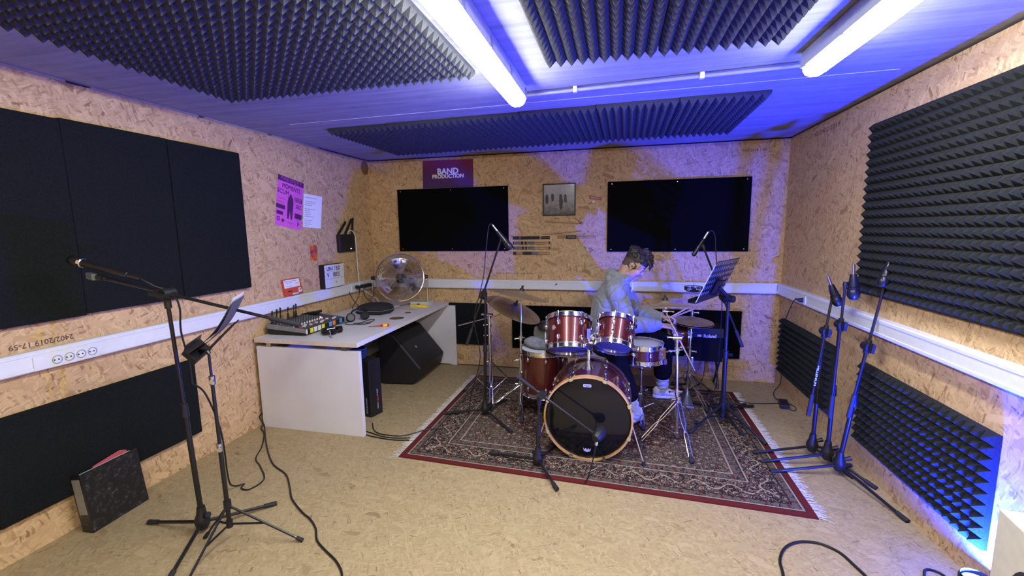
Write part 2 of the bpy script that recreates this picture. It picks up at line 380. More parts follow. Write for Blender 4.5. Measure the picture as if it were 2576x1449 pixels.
# ------------------------------------------------------------------ acoustic foam
def foam_mesh(w, h, nu, nv, base, peak):
    mb = MB()                                                   # local: u right, v up, depth +z
    mb.box((0, 0, 0), (w, h, base))
    du, dv = w / nu, h / nv
    for i in range(nu):
        for j in range(nv):
            x, y = i * du, j * dv
            jx, jy = random.uniform(-.015, .015) * du, random.uniform(-.015, .015) * dv
            mb.add([(x, y, base - .0005), (x + du, y, base - .0005), (x + du, y + dv, base - .0005), (x, y + dv, base - .0005), (x + du / 2 + jx, y + dv / 2 + jy, base + peak)],
                   [(0, 1, 4), (1, 2, 4), (2, 3, 4), (3, 0, 4)])
    me = bpy.data.meshes.new('foam_panel'); me.from_pydata([tuple(v) for v in mb.v], [], mb.f); return me
def foam_panel(me, o, uu, vv, label, group, m):
    if not me.materials: me.materials.append(m)
    uu, vv = V(uu), V(vv); n = uu.cross(vv).normalized(); o = V(o)
    ob = bpy.data.objects.new('foam_panel', me); C.objects.link(ob)
    ob.matrix_world = Matrix(((uu.x, vv.x, n.x, o.x), (uu.y, vv.y, n.y, o.y), (uu.z, vv.z, n.z, o.z), (0, 0, 0, 1)))
    return tag(ob, label, 'acoustic panel', group)
ORD = ['first', 'second', 'third', 'fourth', 'fifth', 'sixth']
fm = foam_mesh(.502, 1.075, 10, 21, .018, .034)
for i in range(6):
    x = -2.147 + .5055 * i; y = 3.06 - .038 * (x + 2.147)
    # hung under the ceiling: u along +x, v along -y so that the depth axis points down
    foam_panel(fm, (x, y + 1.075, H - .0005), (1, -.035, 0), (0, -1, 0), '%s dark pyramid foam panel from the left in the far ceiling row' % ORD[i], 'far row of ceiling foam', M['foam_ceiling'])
fm = foam_mesh(.486, .995, 10, 20, .018, .036)
for r in range(2):
    for i in range(3):
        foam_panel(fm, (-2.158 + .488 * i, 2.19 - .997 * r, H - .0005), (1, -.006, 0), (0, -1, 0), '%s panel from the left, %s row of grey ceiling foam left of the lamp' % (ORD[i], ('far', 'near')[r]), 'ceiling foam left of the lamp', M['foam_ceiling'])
fm = foam_mesh(.49, 1.05, 10, 21, .018, .038)
for i in range(2):
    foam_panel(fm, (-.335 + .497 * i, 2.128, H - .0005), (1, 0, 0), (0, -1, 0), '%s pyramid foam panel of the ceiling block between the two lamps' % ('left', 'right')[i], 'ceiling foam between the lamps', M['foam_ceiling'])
fm = foam_mesh(.52, 1.015, 10, 20, .022, .034)
for i in range(3):
    foam_panel(fm, (xR - .0005, 3.17 - .522 * i, 1.092), (0, -1, 0), (0, 0, 1), '%s tall pyramid foam panel counted from the far end high on the right wall' % ORD[i], 'large foam on the right wall', M['foam'])
fm = foam_mesh(1.0, .50, 20, 10, .022, .036)
foam_panel(fm, (xR - .0005, 4.41, .168), (0, -1, 0), (0, 0, 1), 'low pyramid foam panel on the right wall by the back corner', 'low foam on the right wall', M['foam'])
foam_panel(fm, (xR - .0005, 3.05, .172), (0, -1, 0), (0, 0, 1), 'low pyramid foam panel on the right wall lit blue at its near end', 'low foam on the right wall', M['foam'])
# smooth dark panels on the left wall
for i, (y0, y1, dz, dx, lb) in enumerate(((2.212, 2.742, 0, .045, 'dark smooth acoustic panel high on the left wall, nearest the pink poster'), (1.677, 2.210, .003, .041, 'dark smooth acoustic panel high on the left wall, middle one'),
                                 (1.143, 1.675, -.004, .043, 'dark smooth acoustic panel high on the left wall at the left edge of view'))):
    single('wall_panel', MB().box((xL, y0, 1.108 + dz), (xL + dx, y1, 2.092 + dz)), M['felt'], lb, 'acoustic panel', 'smooth panels high on the left wall', 0, .004)
for i, (y0, y1, lb) in enumerate(((1.228, 2.226, 'low dark acoustic panel on the left wall behind the microphone stand'), (.226, 1.226, 'low dark acoustic panel on the left wall at the edge of view'))):
    single('wall_panel', MB().box((xL, y0, .2), (xL + .042, y1, .697)), M['felt'], lb, 'acoustic panel', 'smooth panels low on the left wall', 0, .004)
# black boards with screws on the back wall
def screw_board(x0, x1, z0, z1, th, label, sk=0.0):
    t = thing('wall_panel', label, 'acoustic panel', ((x0 + x1) / 2, D, z0), 'black boards on the back wall')
    build('board', MB().prism([(x0, z0), (x1 + sk, z0), (x1, z1), (x0 - sk, z1)], (0, D - th, 0), (1, 0, 0), (0, 0, 1), (0, th, 0)), M['felt_back'], t, 0, .003)
    for z in (z0 + .022, z1 - .022):
        for x in (x0 + .04, (x0 + x1) / 2, x1 - .04):
            build('screw', MB().cyl((x, D - th - .003, z), (x, D - th, z), .0055), M['steel'], t)
screw_board(-2.376, -1.118, 1.286, 1.962, .03, 'black screwed board on the back wall under the purple sign')
screw_board(-.096, 1.201, 1.275, 1.962, .03, 'black screwed board on the back wall above the drummer')
single('wall_panel', MB().box((-2.36, D - .03, .243), (-1.372, D, .708)), M['felt'], 'low dark panel on the back wall beside the far end of the desk', 'acoustic panel', 'low panels on the back wall', 0, .004)
single('wall_panel', MB().box((-1.09, D - .03, .228), (1.179, D, .698)), M['felt_back'], 'long low dark panel on the back wall behind the drum kit', 'acoustic panel', 'low panels on the back wall', 0, .004)

# ------------------------------------------------------------------ things on the walls
BX, BZ = (1, 0, 0), (0, 0, 1)
LU = (0, 1, 0)                                                  # left wall: right in view = +y
def wl_pt(y, z, o=0.0): return (xL + o, y, z)
# purple sign
m, tt, b = newmat('purple_print')
sp = tt.new('ShaderNodeSeparateXYZ'); tt.l.new(tt.new('ShaderNodeTexCoord').outputs['Generated'], sp.inputs[0])
tt.l.new(tt.ramp(tt.math('ADD', sp.outputs[2], tt.math('MULTIPLY', sp.outputs[0], .12)), [(0.0, (.055, .025, .11)), (0.55, (.10, .022, .10)), (1.0, (.17, .02, .06))]), b.inputs['Base Color']); b.inputs['Roughness'].default_value = .35
t = thing('wall_sign', 'purple and dark red sign with white lettering above the left black board', 'sign', (-1.785, D, 1.966))
build('sign_board', MB().prism([(-2.076, 1.966), (-1.497, 1.966), (-1.494, 2.255), (-2.070, 2.260)], (0, D - .004, 0), BX, BZ, (0, .0035, 0)), m, t, 0)
s = MB(); s.text('BAND', (-1.782, D - .004, 2.138), BX, BZ, .085, width=.235, bold=.0035); s.text('PRODUCTION', (-1.782, D - .004, 2.086), BX, BZ, .056, width=.355, bold=.0026)
build('lettering', s, M['white_plastic'], t, 0)
# framed grey picture
m, tt, b = newmat('grey_photo_print')
sp = tt.new('ShaderNodeSeparateXYZ'); g0 = tt.new('ShaderNodeTexCoord').outputs['Generated']; tt.l.new(g0, sp.inputs[0])
U_, W_ = sp.outputs[0], sp.outputs[2]
nz = tt.noise(g0, 7, 5, .65).outputs['Fac']
col = tt.ramp(tt.math('MULTIPLY_ADD', nz, .5, tt.math('MULTIPLY', W_, .5)), [(.2, (.06, .06, .055)), (.42, (.26, .26, .24)), (.75, (.48, .48, .44))])
for cx, cz, rx, rz in ((.56, .42, .07, .27), (.70, .52, .055, .16), (.29, .58, .05, .13), (.10, .5, .06, .17)):
    d = tt.math('ADD', tt.math('POWER', tt.math('DIVIDE', tt.math('SUBTRACT', U_, cx), rx), 2), tt.math('POWER', tt.math('DIVIDE', tt.math('SUBTRACT', W_, cz), rz), 2))
    d = tt.math('MULTIPLY_ADD', nz, 2.6, tt.math('SUBTRACT', d, 1.3))
    col = tt.mix(tt.ramp(d, [(.75, (.85,) * 3), (1.15, (0, 0, 0))]), col, (.018, .018, .02))
tt.l.new(col, b.inputs['Base Color']); b.inputs['Roughness'].default_value = .12
t = thing('framed_picture', 'square framed grey print with dark blurred shapes on the back wall', 'picture', (-.58, D, 1.645))
x0, x1, z0, z1 = -.747, -.414, 1.643, 1.966
fr = MB()
for a in ((x0, z0, x1, z0 + .011), (x0, z1 - .011, x1, z1), (x0, z0, x0 + .011, z1), (x1 - .011, z0, x1, z1)): fr.box((a[0], D - .02, a[1]), (a[2], D - .0005, a[3]))
build('frame', fr, M['black_plastic'], t, 0, .002)
build('print', MB().box((x0 + .009, D - .013, z0 + .009), (x1 - .009, D - .002, z1 - .009)), m, t, 0)
# drum sticks mounted on the wall
M['stick_wood'] = mat('stick_wood', (.45, .29, .16), .5)
M['stick_dark'] = mat('stick_dark', (.035, .03, .04), .5)
M['stick_grey'] = mat('stick_grey', (.16, .17, .20), .5)
def wall_stick(x0, x1, z, label, marks, dz=0.0, grp='drumsticks on the back wall', tip=1):
    """a stick lying along the wall; marks: (from, to, colour) along 0..1"""
    t = thing('drumstick', label, 'drumstick', ((x0 + x1) / 2, D - .008, z), grp)
    P = lambda q: V((x0 + (x1 - x0) * q, D - .0085, z + dz * q))
    a, e = (0, 1) if tip else (1, 0)
    k = MB(); d = (P(1) - P(0)); L = d.length
    prof = [(.001, 0), (.0065, .004), (.007, .02), (.007, L * .72), (.0035, L * .955), (.0048, L * .975), (.004, L * .992), (.0005, L)]
    k.lathe(prof, P(0) if tip else P(1), d if tip else -d, 10); build('stick', k, M['stick_wood'], t)
    for q0, q1, mm in marks:
        r0 = .0076 if (q0 < .72) == bool(tip) or q0 < .72 else .0056
        build('wrap', MB().cyl(P(q0), P(q1), .0076 if q1 < .78 else .0064, n=10), M[mm], t)
R_ = random.Random(3)
rows = [(1.420, [(0, .18, 'stick_dark'), (.2, .72, 'stick_dark'), (.76, .985, 'ink')], 'almost wholly dark'), (1.366, [(0, .03, 'ink'), (.05, .2, 'stick_grey'), (.22, .28, 'stick_dark'), (.31, .37, 'stick_dark'), (.4, .58, 'stick_grey'), (.955, .99, 'ink')], 'banded grey'),
        (1.313, [(0, .04, 'ink'), (.06, .22, 'stick_grey'), (.24, .3, 'stick_dark'), (.33, .38, 'stick_dark'), (.4, .58, 'stick_grey'), (.955, .99, 'ink')], 'grey bands'), (1.258, [(0, .09, 'stick_dark'), (.26, .5, 'stick_dark'), (.5, .68, 'stick_grey')], 'half wrapped')]
for i, (z, mk, lk) in enumerate(rows):
    for s_ in (1, 0):
        wall_stick(-1.070, -.672, z - .008 + .017 * s_, '%s drumstick of the %s pair down beside the left board, %s' % (('lower', 'upper')[s_], ORD[i], lk), mk)
for s_ in (1, 0):
    wall_stick(-.603, -.204, 1.416 + .017 * s_, '%s plain drumstick of the pair with a dark label' % ('lower', 'upper')[s_], [])
t = thing('stick_label', 'small dark label with white script around a drumstick pair on the back wall', 'label', (-.455, D - .02, 1.408))
build('sleeve', MB().box((-.508, D - .020, 1.407), (-.404, D - .0175, 1.442)), M['ink'], t, 0)
s = MB().tube([(-.495 + .08 * i / 24, D - .0205, 1.424 + .007 * math.sin(i * 1.6) + .002 * math.sin(i * .7)) for i in range(25)], .0012, 4); build('lettering', s, M['white_plastic'], t, 0)
wall_stick(-.735, -.345, 1.590, 'thin pale drumstick below the framed picture, upper of the two slanting ones', [(.93, .96, 'stick_dark')], -.03)
wall_stick(-.755, -.345, 1.455, 'thin pale drumstick below the framed picture, lower of the two slanting ones', [], .03)
m1 = mat('red_sticker', (.30, .03, .05), .4)
t = thing('sticker', 'small red and white sticker tilted on the back wall right of the picture', 'sticker', (-.22, D, 1.78))
build('backing', MB().prism([(-.283, 1.838), (-.276, 1.803), (-.157, 1.785), (-.162, 1.815)], (0, D - .002, 0), BX, BZ, (0, .0015, 0)), m1, t, 0)
s = MB().tube([(-.265 + .092 * i / 24, D - .0022, 1.819 - .016 * i / 24 + .008 * math.sin(i * 1.5)) for i in range(25)], .0014, 4); s.box((-.245, D - .002, 1.765), (-.225, D - .0005, 1.785)); build('lettering', s, M['white_plastic'], t, 0)
single('wall_hook', MB().cyl((-.601, D - .058, .941), (-.601, D - .047, .941), .006).cyl((-.601, D - .056, .941), (-.618, D - .052, .930), .003), M['black_plastic'], 'tiny black pin stuck in the white trunking on the back wall', 'pin')
# round cover of a vent near the ceiling corner
m1 = mat('vent_cover', (.19, .10, .045), .7, var=.3, scale=60)
single('vent_cover', MB().lathe([(0, .006), (.066, .006), (.074, .002), (.074, 0), (0, 0)], (xL, 4.47, 2.205), (1, 0, 0)), m1, 'round brown vent cover high in the left back corner', 'vent cover')

# pink poster, white notice, small cards
m1 = mat('pink_paper', (.68, .12, .52), .6, var=.04); m2 = mat('purple_ink', (.10, .015, .10), .6)
t = thing('poster', 'pink band poster with dark purple lettering on the left wall', 'poster', (xL, 3.27, 1.53))
q = [(3.161, 1.995), (3.078, 1.580), (3.377, 1.529), (3.459, 1.932)]
build('paper_sheet', MB().prism(q, (xL + .0005, 0, 0), LU, BZ, (.0015, 0, 0)), m1, t, 0)
pu = V((0, .298, -.063)).normalized(); pv = V((0, .083, .415)).normalized(); o0 = V((xL + .002, 3.078, 1.580))
PP = lambda a, c: o0 + V((0, .299, -.051)) * a + V((0, .083, .415)) * c
s = MB(); nn = V((.0006, 0, 0))
s.add([PP(.0, .895) + nn, PP(1, .895) + nn, PP(1, 1) + nn, PP(0, 1) + nn], [(0, 1, 2, 3)])
for txt, a, c, sz, w in (('MOMENTS', .52, .80, .055, .21), ('SCUM', .22, .685, .05, .13), ('GEZ', .84, .46, .045, .062), ('9 PIECE', .82, .62, .03, .10), ('THE FUNK', .83, .575, .03, .10)):
    s.text(txt, PP(a, c), pu, pv, sz, width=w, bold=.0010)
for a, c, w, h in ((.16, .385, .10, .035), (.14, .26, .07, .03), (.85, .27, .085, .045)):
    p = PP(a, c) + nn; e = pu * w / 2; g = pv * h / 2; s.add([p - e - g, p + e - g, p + e + g, p - e + g], [(0, 1, 2, 3)])
s.ell(PP(.52, .64), .0006, .013, .018); s.prism([(-.03, -.12), (-.012, -.12), (0, -.05), (.012, -.12), (.03, -.12), (.034, .02), (.026, .07), (-.026, .07), (-.034, .02)], PP(.52, .46), pu, pv, nn)
s.lathe([(.010, 0), (.018, .0008), (.018, 0)], PP(.1, .14), (1, 0, 0), 14); s.prism([(0, -.02), (.016, 0), (.012, .014), (0, .01), (-.012, .014), (-.016, 0)], PP(.27, .12), pu, pv, nn)
for i in range(4): s.text(('Rudo Prod.', 'support by', 'the hall', 'sat 20:00')[i], PP((.2, .16, .84, .55)[i], (.545, .48, .19, .10)[i]), pu, pv, .016)
s.text('P', PP(.87, .1), pu, pv, .05, bold=.001)
build('print', s, m2, t, 0)
s = MB().text('ARESFEST', PP(.5, .947) + nn, pu, pv, .05, width=.25); build('heading', s, mat('pink_heading', (.42, .10, .36), .6), t, 0)
t = thing('notice_sheet', 'white typed sheet of paper beside the pink poster', 'paper', (xL, 3.55, 1.545))
q = [(3.448, 1.857), (3.406, 1.560), (3.649, 1.545), (3.700, 1.843)]
build('paper_sheet', MB().prism(q, (xL + .0025, 0, 0), LU, BZ, (.001, 0, 0)), M['paper'], t, 0)
s = MB(); R_ = random.Random(5)
for i, ln in enumerate(('REHEARSAL ROOM RULES', '', 'The band is asked to keep', 'the room clean and tidy', 'and the lights off', '', 'Before leaving the room', 'please check:', '1. mixer is off', '2. mains is off', '3. windows are closed', '', 'Drums: sticks back', 'Amps: standby', 'Cables: coiled up', 'Thank you')):
    if ln: s.text(ln, (xL + .0035, 3.462 - .0028 * i * .9, 1.825 - .0168 * i), (0, 1, -.05), (0, .12, 1), .0135, 'LEFT')
build('print', s, M['ink'], t, 0)
m, tt, b = newmat('flame_print')
g0 = tt.new('ShaderNodeTexCoord').outputs['Object']
tt.l.new(tt.ramp(tt.noise(g0, 16, 3, .6).outputs['Fac'], [(.3, (.16, .03, .14)), (.45, (.55, .09, .03)), (.6, (.70, .22, .03)), (.75, (.8, .5, .08))]), b.inputs['Base Color'])
single('flyer', MB().box((xL + .0005, 3.475, 1.250), (xL + .002, 3.575, 1.392)), m, 'small orange and red flyer on the left wall below the white sheet', 'flyer', None, 0)
# router with three aerials
t = thing('wifi_router', 'black router with three aerials mounted on the left wall', 'router', (xL, 4.0, 1.30))
build('body', MB().box((xL, 3.872, 1.306), (xL + .042, 4.140, 1.487)), M['black_plastic'], t, 0, .012)
for y0, z0, y1, z1 in ((3.885, 1.487, 4.020, 1.612), (4.0, 1.487, 4.125, 1.64), (4.12, 1.487, 4.150, 1.655)):
    build('aerial', MB().obox(((xL + .022), (y0 + y1) / 2, (z0 + z1) / 2), V((.006, 0, 0)), V((0, z1 - z0, -(y1 - y0))).normalized() * .013, V((0, (y1 - y0) / 2, (z1 - z0) / 2))), M['black_plastic'], t, 0, .004)
build('status_light', MB().ell((xL + .043, 4.055, 1.338), .002, .012, .005), emat('status_glow', (.9, .95, 1), 1.2), t)
pts = [(xL + .03, 4.035, 1.487), (xL + .035, 4.04, 1.515), (xL + .05, 4.075, 1.522), (xL + .055, 4.115, 1.48), (xL + .05, 4.135, 1.40), (xL + .05, 4.14, 1.2), (xL + .055, 4.14, 1.0), (xL + .06, 4.15, .93), (xL + .09, 4.21, .86), (xL + .15, 4.30, .78), (xL + .17, 4.33, .722)]
single('cable', MB().tube(curve_pts(pts), .0042, 6), M['white_cable'], 'white cable hanging from the router down to the desk', 'cable')
# letter light box
m1 = mat('lightbox_face', (.66, .68, .74), .4, var=.02)
t = thing('letter_lightbox', 'white letter board box with black sides standing on the trunking', 'lightbox', (xL + .03, 3.73, TT))
build('case', MB().box((xL + .0005, 3.578, TT), (xL + .055, 3.885, 1.203)), M['black_plastic'], t, 0, .002)
build('face', MB().box((xL + .054, 3.586, TT + .006), (xL + .058, 3.882, 1.199)), m1, t, 0)
s = MB()
for i, ch in enumerate('UNITED'): s.text(ch, (xL + .058, 3.634 + .035 * i, 1.161), LU, BZ, .052 if ch != 'T' else .045, bold=.001)
for ch, y in (('V', 3.634), ('I', 3.712), ('B', 3.738), ('E', 3.770), ('S', 3.800)): s.text(ch, (xL + .058, y, 1.100), LU, BZ, .058, bold=.001)
s.text('L', (xL + .058, 3.752, 1.032), LU, BZ, .034, bold=.001)
for z in (1.134, 1.066): s.box((xL + .0575, 3.586, z), (xL + .0585, 3.882, z + .0015))
build('lettering', s, M['ink'], t, 0)
# orange card on the trunking
m1 = mat('orange_card', (.60, .085, .03), .5, var=.05)
t = thing('ticket_card', 'orange and white card leaning on the wall above the trunking', 'card', (xL + .03, 3.21, TT))
q = [(3.108, TT), (3.085, 1.119), (3.285, 1.121), (3.318, .985)]
build('card_sheet', MB().prism(q, (xL + .003, 0, 0), LU, BZ, (.02, 0, 0)), m1, t, 0)
o0 = V((xL + .0235, 0, 0))
w = MB().prism([(3.099, 1.046), (3.088, 1.115), (3.276, 1.116), (3.285, 1.050)], o0, LU, BZ, (.0006, 0, 0)); w.prism([(3.265, .996), (3.26, 1.034), (3.29, 1.036), (3.305, .998)], o0, LU, BZ, (.0006, 0, 0)); w.box((xL + .0235, 3.19, .984), (xL + .0241, 3.262, .997))
build('white_area', w, M['paper'], t, 0)
s = MB().text('P', (xL + .0243, 3.281, 1.015), LU, BZ, .034, bold=.001)
s.text('Parkovaci karta hudebniho', (xL + .0243, 3.17, 1.103), LU, BZ, .013); s.text('studia a klubu', (xL + .0243, 3.15, 1.090), LU, BZ, .013); s.text('PMK 001', (xL + .0243, 3.25, 1.078), LU, BZ, .011); s.text('vstup do arealu', (xL + .0243, 3.15, 1.062), LU, BZ, .011)
s.text('HUDEBNI', (xL + .0243, 3.226, .9905), LU, BZ, .012, width=.062); s.box((xL + .0235, 3.135, 1.012), (xL + .0243, 3.185, 1.02)); s.torus((xL + .0238, 3.16, 1.005), (1, 0, 0), .024, .0008, 24, 4)
build('print', s, M['ink'], t, 0)
# sockets
M['socket_hole'] = mat('socket_shade', (.30, .31, .36), .6)
def socket(o, out, side, label, n=4, cover=.27, rootlab='power socket'):
    """row of round sockets on the trunking; out = into the room, side = along the wall"""
    out, side = V(out), V(side); o = V(o)
    t = thing('power_socket', label, rootlab, o)
    build('cover_plate', MB().obox(o + out * .003, side * cover / 2, V((0, 0, .034)), out * .004), M['white_plastic'], t, 0, .002)
    for i in range(n):
        c = o + side * ((i - (n - 1) / 2) * .050 + (.03 if n > 1 else 0)) + out * .0075
        k = MB().lathe([(.0215, .0), (.0215, .0015), (.018, .0015), (.016, -.003), (0, -.003)], c, out, 22)
        build('socket_well', k, M['socket_hole'], t)
        k = MB().ell(c + side * .006 + out * .0005, .0035, .0035, .0035).ell(c - side * .012 + out * .001, .0035, .0035, .0035); build('contact_hole', k, M['ink'], t)
    return t
socket((xL + TD - .003, 1.562, .913), (1, 0, 0), (0, 1, 0), 'row of four white sockets in the left trunking')
socket((xL + TD - .003, 4.045, .925), (1, 0, 0), (0, 1, 0), 'white socket in the left trunking below the router', 1, .075)
socket((xR - TD + .003, 3.905, .918), (-1, 0, 0), (0, -1, 0), 'white socket in the right trunking with a black plug', 1, .09)
single('power_plug', MB().cyl((xL + TD + .003, 4.085, .93), (xL + .10, 4.085, .928), .019, .016).cyl((xL + .095, 4.085, .928), (xL + .10, 4.07, .89), .008), M['black_plastic'], 'black plug in the left trunking beside the white cable', 'plug')
single('power_plug', MB().box((xL + TD + .001, 4.15, .91), (xL + .10, 4.34, .945)), M['black_plastic'], 'long black plug adapter in the left trunking behind the fan', 'plug', None, 0, .008)
for pts, lb in (([(xL + .055, 3.955, .90), (xL + .06, 3.965, .86), (xL + .07, 4.0, .80), (xL + .09, 4.045, .735), (xL + .10, 4.05, .720)], 'thin black lead dropping from the left trunking to the desk, nearest the camera'),
                ([(xL + .10, 4.07, .89), (xL + .09, 4.075, .85), (xL + .08, 4.03, .79), (xL + .07, 3.97, .735), (xL + .09, 3.95, .7195)], 'thin black lead from the plug crossing the nearer lead'),
                ([(xL + .10, 4.16, .91), (xL + .09, 4.165, .86), (xL + .09, 4.2, .80), (xL + .12, 4.28, .735), (xL + .15, 4.3, .7195)], 'thin black lead from the long adapter to the fan')):
    single('cable', MB().tube(curve_pts(pts), .0035, 6), M['cable'], lb, 'cable')

# ------------------------------------------------------------------ desk and what is on it
DZ = .715
t = thing('desk', 'long white desk with end panels standing along the left wall', 'desk', (-2.25, 3.64, 0))
dx0, dx1, dy0, dy1 = -2.700, -1.815, 2.735, 4.545
top = MB(); HX, HY, HR = -1.965, 3.615, .068               # cable hole right through the top
N = 40; ring = [(HX + HR * math.cos(2 * PI * i / N), HY + HR * math.sin(2 * PI * i / N)) for i in range(N)]
def edge_pt(a):
    c, s_ = math.cos(a), math.sin(a); k = 1e9
    if c > 1e-9: k = min(k, (dx1 - HX) / c)
    if c < -1e-9: k = min(k, (dx0 - HX) / c)
    if s_ > 1e-9: k = min(k, (dy1 - HY) / s_)
    if s_ < -1e-9: k = min(k, (dy0 - HY) / s_)
    return (HX + c * k, HY + s_ * k)
angs = sorted([2 * PI * i / N for i in range(N)] + [math.atan2(y - HY, x - HX) % (2 * PI) for x in (dx0, dx1) for y in (dy0, dy1)])
A = len(angs); vs = []
for z in (DZ, DZ - .034):
    vs += [(*edge_pt(a), z) for a in angs] + [(HX + HR * math.cos(a), HY + HR * math.sin(a), z) for a in angs]
fs = []
for i in range(A):
    j = (i + 1) % A
    fs += [(i, j, A + j, A + i), (2 * A + j, 2 * A + i, 3 * A + i, 3 * A + j), (j, i, 2 * A + i, 2 * A + j), ]
top.add(vs, fs)
build('desktop', top, M['white_board'], t, 0)
hr = MB(); hr.lathe([(HR, -.034), (HR, -.0005), (HR - .002, -.0005), (HR - .002, -.034)], (HX, HY, DZ), (0, 0, 1), 40, True); build('hole_edge', hr, mat('chipboard', (.10, .06, .03), .8, var=.3, scale=90), t)
e = MB().box((dx0, dy0 - .0015, DZ - .034), (dx1, dy0, DZ - .001)); build('edge_band', e, M['edge_board'], t, 0)
build('side_panel', MB().box((-2.688, 2.735, 0), (-1.802, 2.765, .65)), M['white_board'], t, 0, .0015)
build('side_panel', MB().box((-2.688, 4.515, 0), (-1.735, 4.545, DZ - .034)), M['white_board'], t, 0, .0015)
build('back_panel', MB().box((-2.60, 2.765, .18), (-2.58, 4.515, .60)), M['white_board'], t, 0)
r = MB()
for x in (-2.60, -1.95): r.box((x, 2.74, .65), (x + .04, 4.54, DZ - .034))
build('rail', r, M['steel'], t, 0)
# mixing desk
m1 = mat('mixer_grey', (.20, .20, .21), .45); m2 = mat('mixer_panel', (.05, .052, .058), .5)
t = thing('mixing_console', 'grey audio mixing console with coloured channel tape at the near end of the desk', 'mixer', (-2.48, 3.08, DZ))
mx0, mx1, my0, my1 = -2.670, -2.325, 2.845, 3.345             # front (fader) edge towards +x
zf, zb = DZ + .050, DZ + .085
MP = lambda a, c, o=0.0: V((mx1 + (mx0 - mx1) * a, my0 + (my1 - my0) * c, zf + (zb - zf) * a + o))     # a: front to back, c: near to far
body = MB().prism([(mx1, DZ + .012), (mx1, zf), (mx0, zb), (mx0, DZ + .005)], (0, my0, 0), (1, 0, 0), (0, 0, 1), (0, my1 - my0, 0))
build('chassis', body, M['black_plastic'], t, 0, .004)
for c in (0, 1):
    y = my0 - .008 if c == 0 else my1
    build('side_cheek', MB().prism([(mx1 + .006, DZ + .026), (mx1 + .006, zf + .006), (mx0, zb + .006), (mx0, DZ + .05)], (0, y, 0), (1, 0, 0), (0, 0, 1), (0, .008, 0)), m1, t, 0, .002)
build('faceplate', MB().add([MP(.01, .005, .002), MP(.01, .995, .002), MP(.99, .995, .002), MP(.99, .005, .002), MP(.01, .005, -.003), MP(.01, .995, -.003), MP(.99, .995, -.003), MP(.99, .005, -.003)], [(0, 1, 2, 3), (7, 6, 5, 4), (0, 4, 5, 1), (1, 5, 6, 2), (2, 6, 7, 3), (3, 7, 4, 0)]), m2, t, 0)
R_ = random.Random(11); up = (MP(0, 1) - MP(0, 0)).cross(MP(1, 0) - MP(0, 0)).normalized()
if up.z < 0: up = -up
kc = {k: mat('knob_' + k, c, .4) for k, c in (('grey', (.11, .115, .12)), ('white', (.7, .7, .7)), ('yellow', (.7, .6, .1)), ('red', (.55, .09, .05)))}
for i in range(12):                                            # knobs: 12 strips by 7
    for j in range(7):
        p = MP(.36 + .070 * j, .045 + .062 * i, .002)
        build('knob', MB().cyl(p, p + up * .014, .0075, .0055, 8), kc['grey' if j else 'white'], t)
for i in range(12):                                            # faders, within the hundred-part limit
    p = MP(.10 + R_.random() * .14, .045 + .075 * i, .003)
    build('fader_cap', MB().obox(p + up * .006, V((.011, 0, .0)), V((0, .005, 0)), up * .006), kc['white'] if i % 4 else kc['red'], t, 0)
m3 = {'yellow': mat('tape_yellow', (.80, .68, .03), .5), 'white': mat('tape_white', (.75, .78, .82), .5), 'blue': mat('tape_blue', (.08, .30, .62), .5), 'orange': mat('tape_orange', (.75, .20, .06), .5)}
for i, c in enumerate(('white', 'yellow', 'white', 'white', 'yellow', None, 'blue', 'orange', None, 'blue')):
    if c:
        y = my0 + .004 + .047 * i
        build('tape_mark', MB().box((mx1 - .002, y, DZ + .016), (mx1 + .004, y + (.012 if i == 0 else .034), zf + .003)), m3[c], t, 0)
p = MP(.5, .80); build('display_led', MB().ell(p + up * .004, .008, .008, .004), emat('led_orange', (1, .3, .12), 2.0), t); p = MP(.42, .76); build('display_led', MB().ell(p + up * .004, .008, .008, .004), emat('led_amber', (1, .65, .4), 2.0), t)
p = MP(.86, .92); build('end_block', MB().obox(p + V((0, 0, .008)), (.07, 0, .012), (0, .05, 0), (0, 0, .012)), M['black_plastic'], t, 0, .004)
for i, c in enumerate((.06, .16, .24, .41, .55, .60)):         # plugs standing in the back of the mixer and their leads
    p = MP(.94, c)
    k = MB().cyl(p, p + V((0, 0, .055)), .009, .006)
    k.tube(curve_pts([p + V((0, 0, .05)), p + V((-.004, .004, .085 + .012 * (i % 3))), p + V((-.018, .03, .095)), p + V((-.04, .045, .03)), p + V((-.035, .05, -.04))]), .003, 6)
    build('plugged_lead', k, M['cable'], t)
# coiled lead beside the mixer
pts = []
for i in range(0, 150):
    a = i * .29; rr = .060 + .012 * math.sin(i * 1.7) ; pts.append((-2.195 + rr * math.cos(a) * 1.0, 2.985 + rr * 1.35 * math.sin(a), DZ + .008 + .028 * (i / 150) + .004 * math.sin(i * .9)))
t = thing('coiled_cable', 'coiled black audio lead with a silver jack lying by the mixing console', 'cable', (-2.195, 2.985, DZ))
build('coil', MB().tube(pts, .005, 6), M['cable'], t)
build('jack_plug', MB().cyl((-2.15, 2.90, DZ + .038), (-2.10, 2.845, DZ + .010), .007, .006).cyl((-2.10, 2.845, DZ + .010), (-2.078, 2.822, DZ + .004), .003), M['chrome'], t)
build('jack_plug', MB().cyl((-2.19, 2.92, DZ + .044), (-2.15, 2.965, DZ + .048), .006, .005), M['chrome'], t)
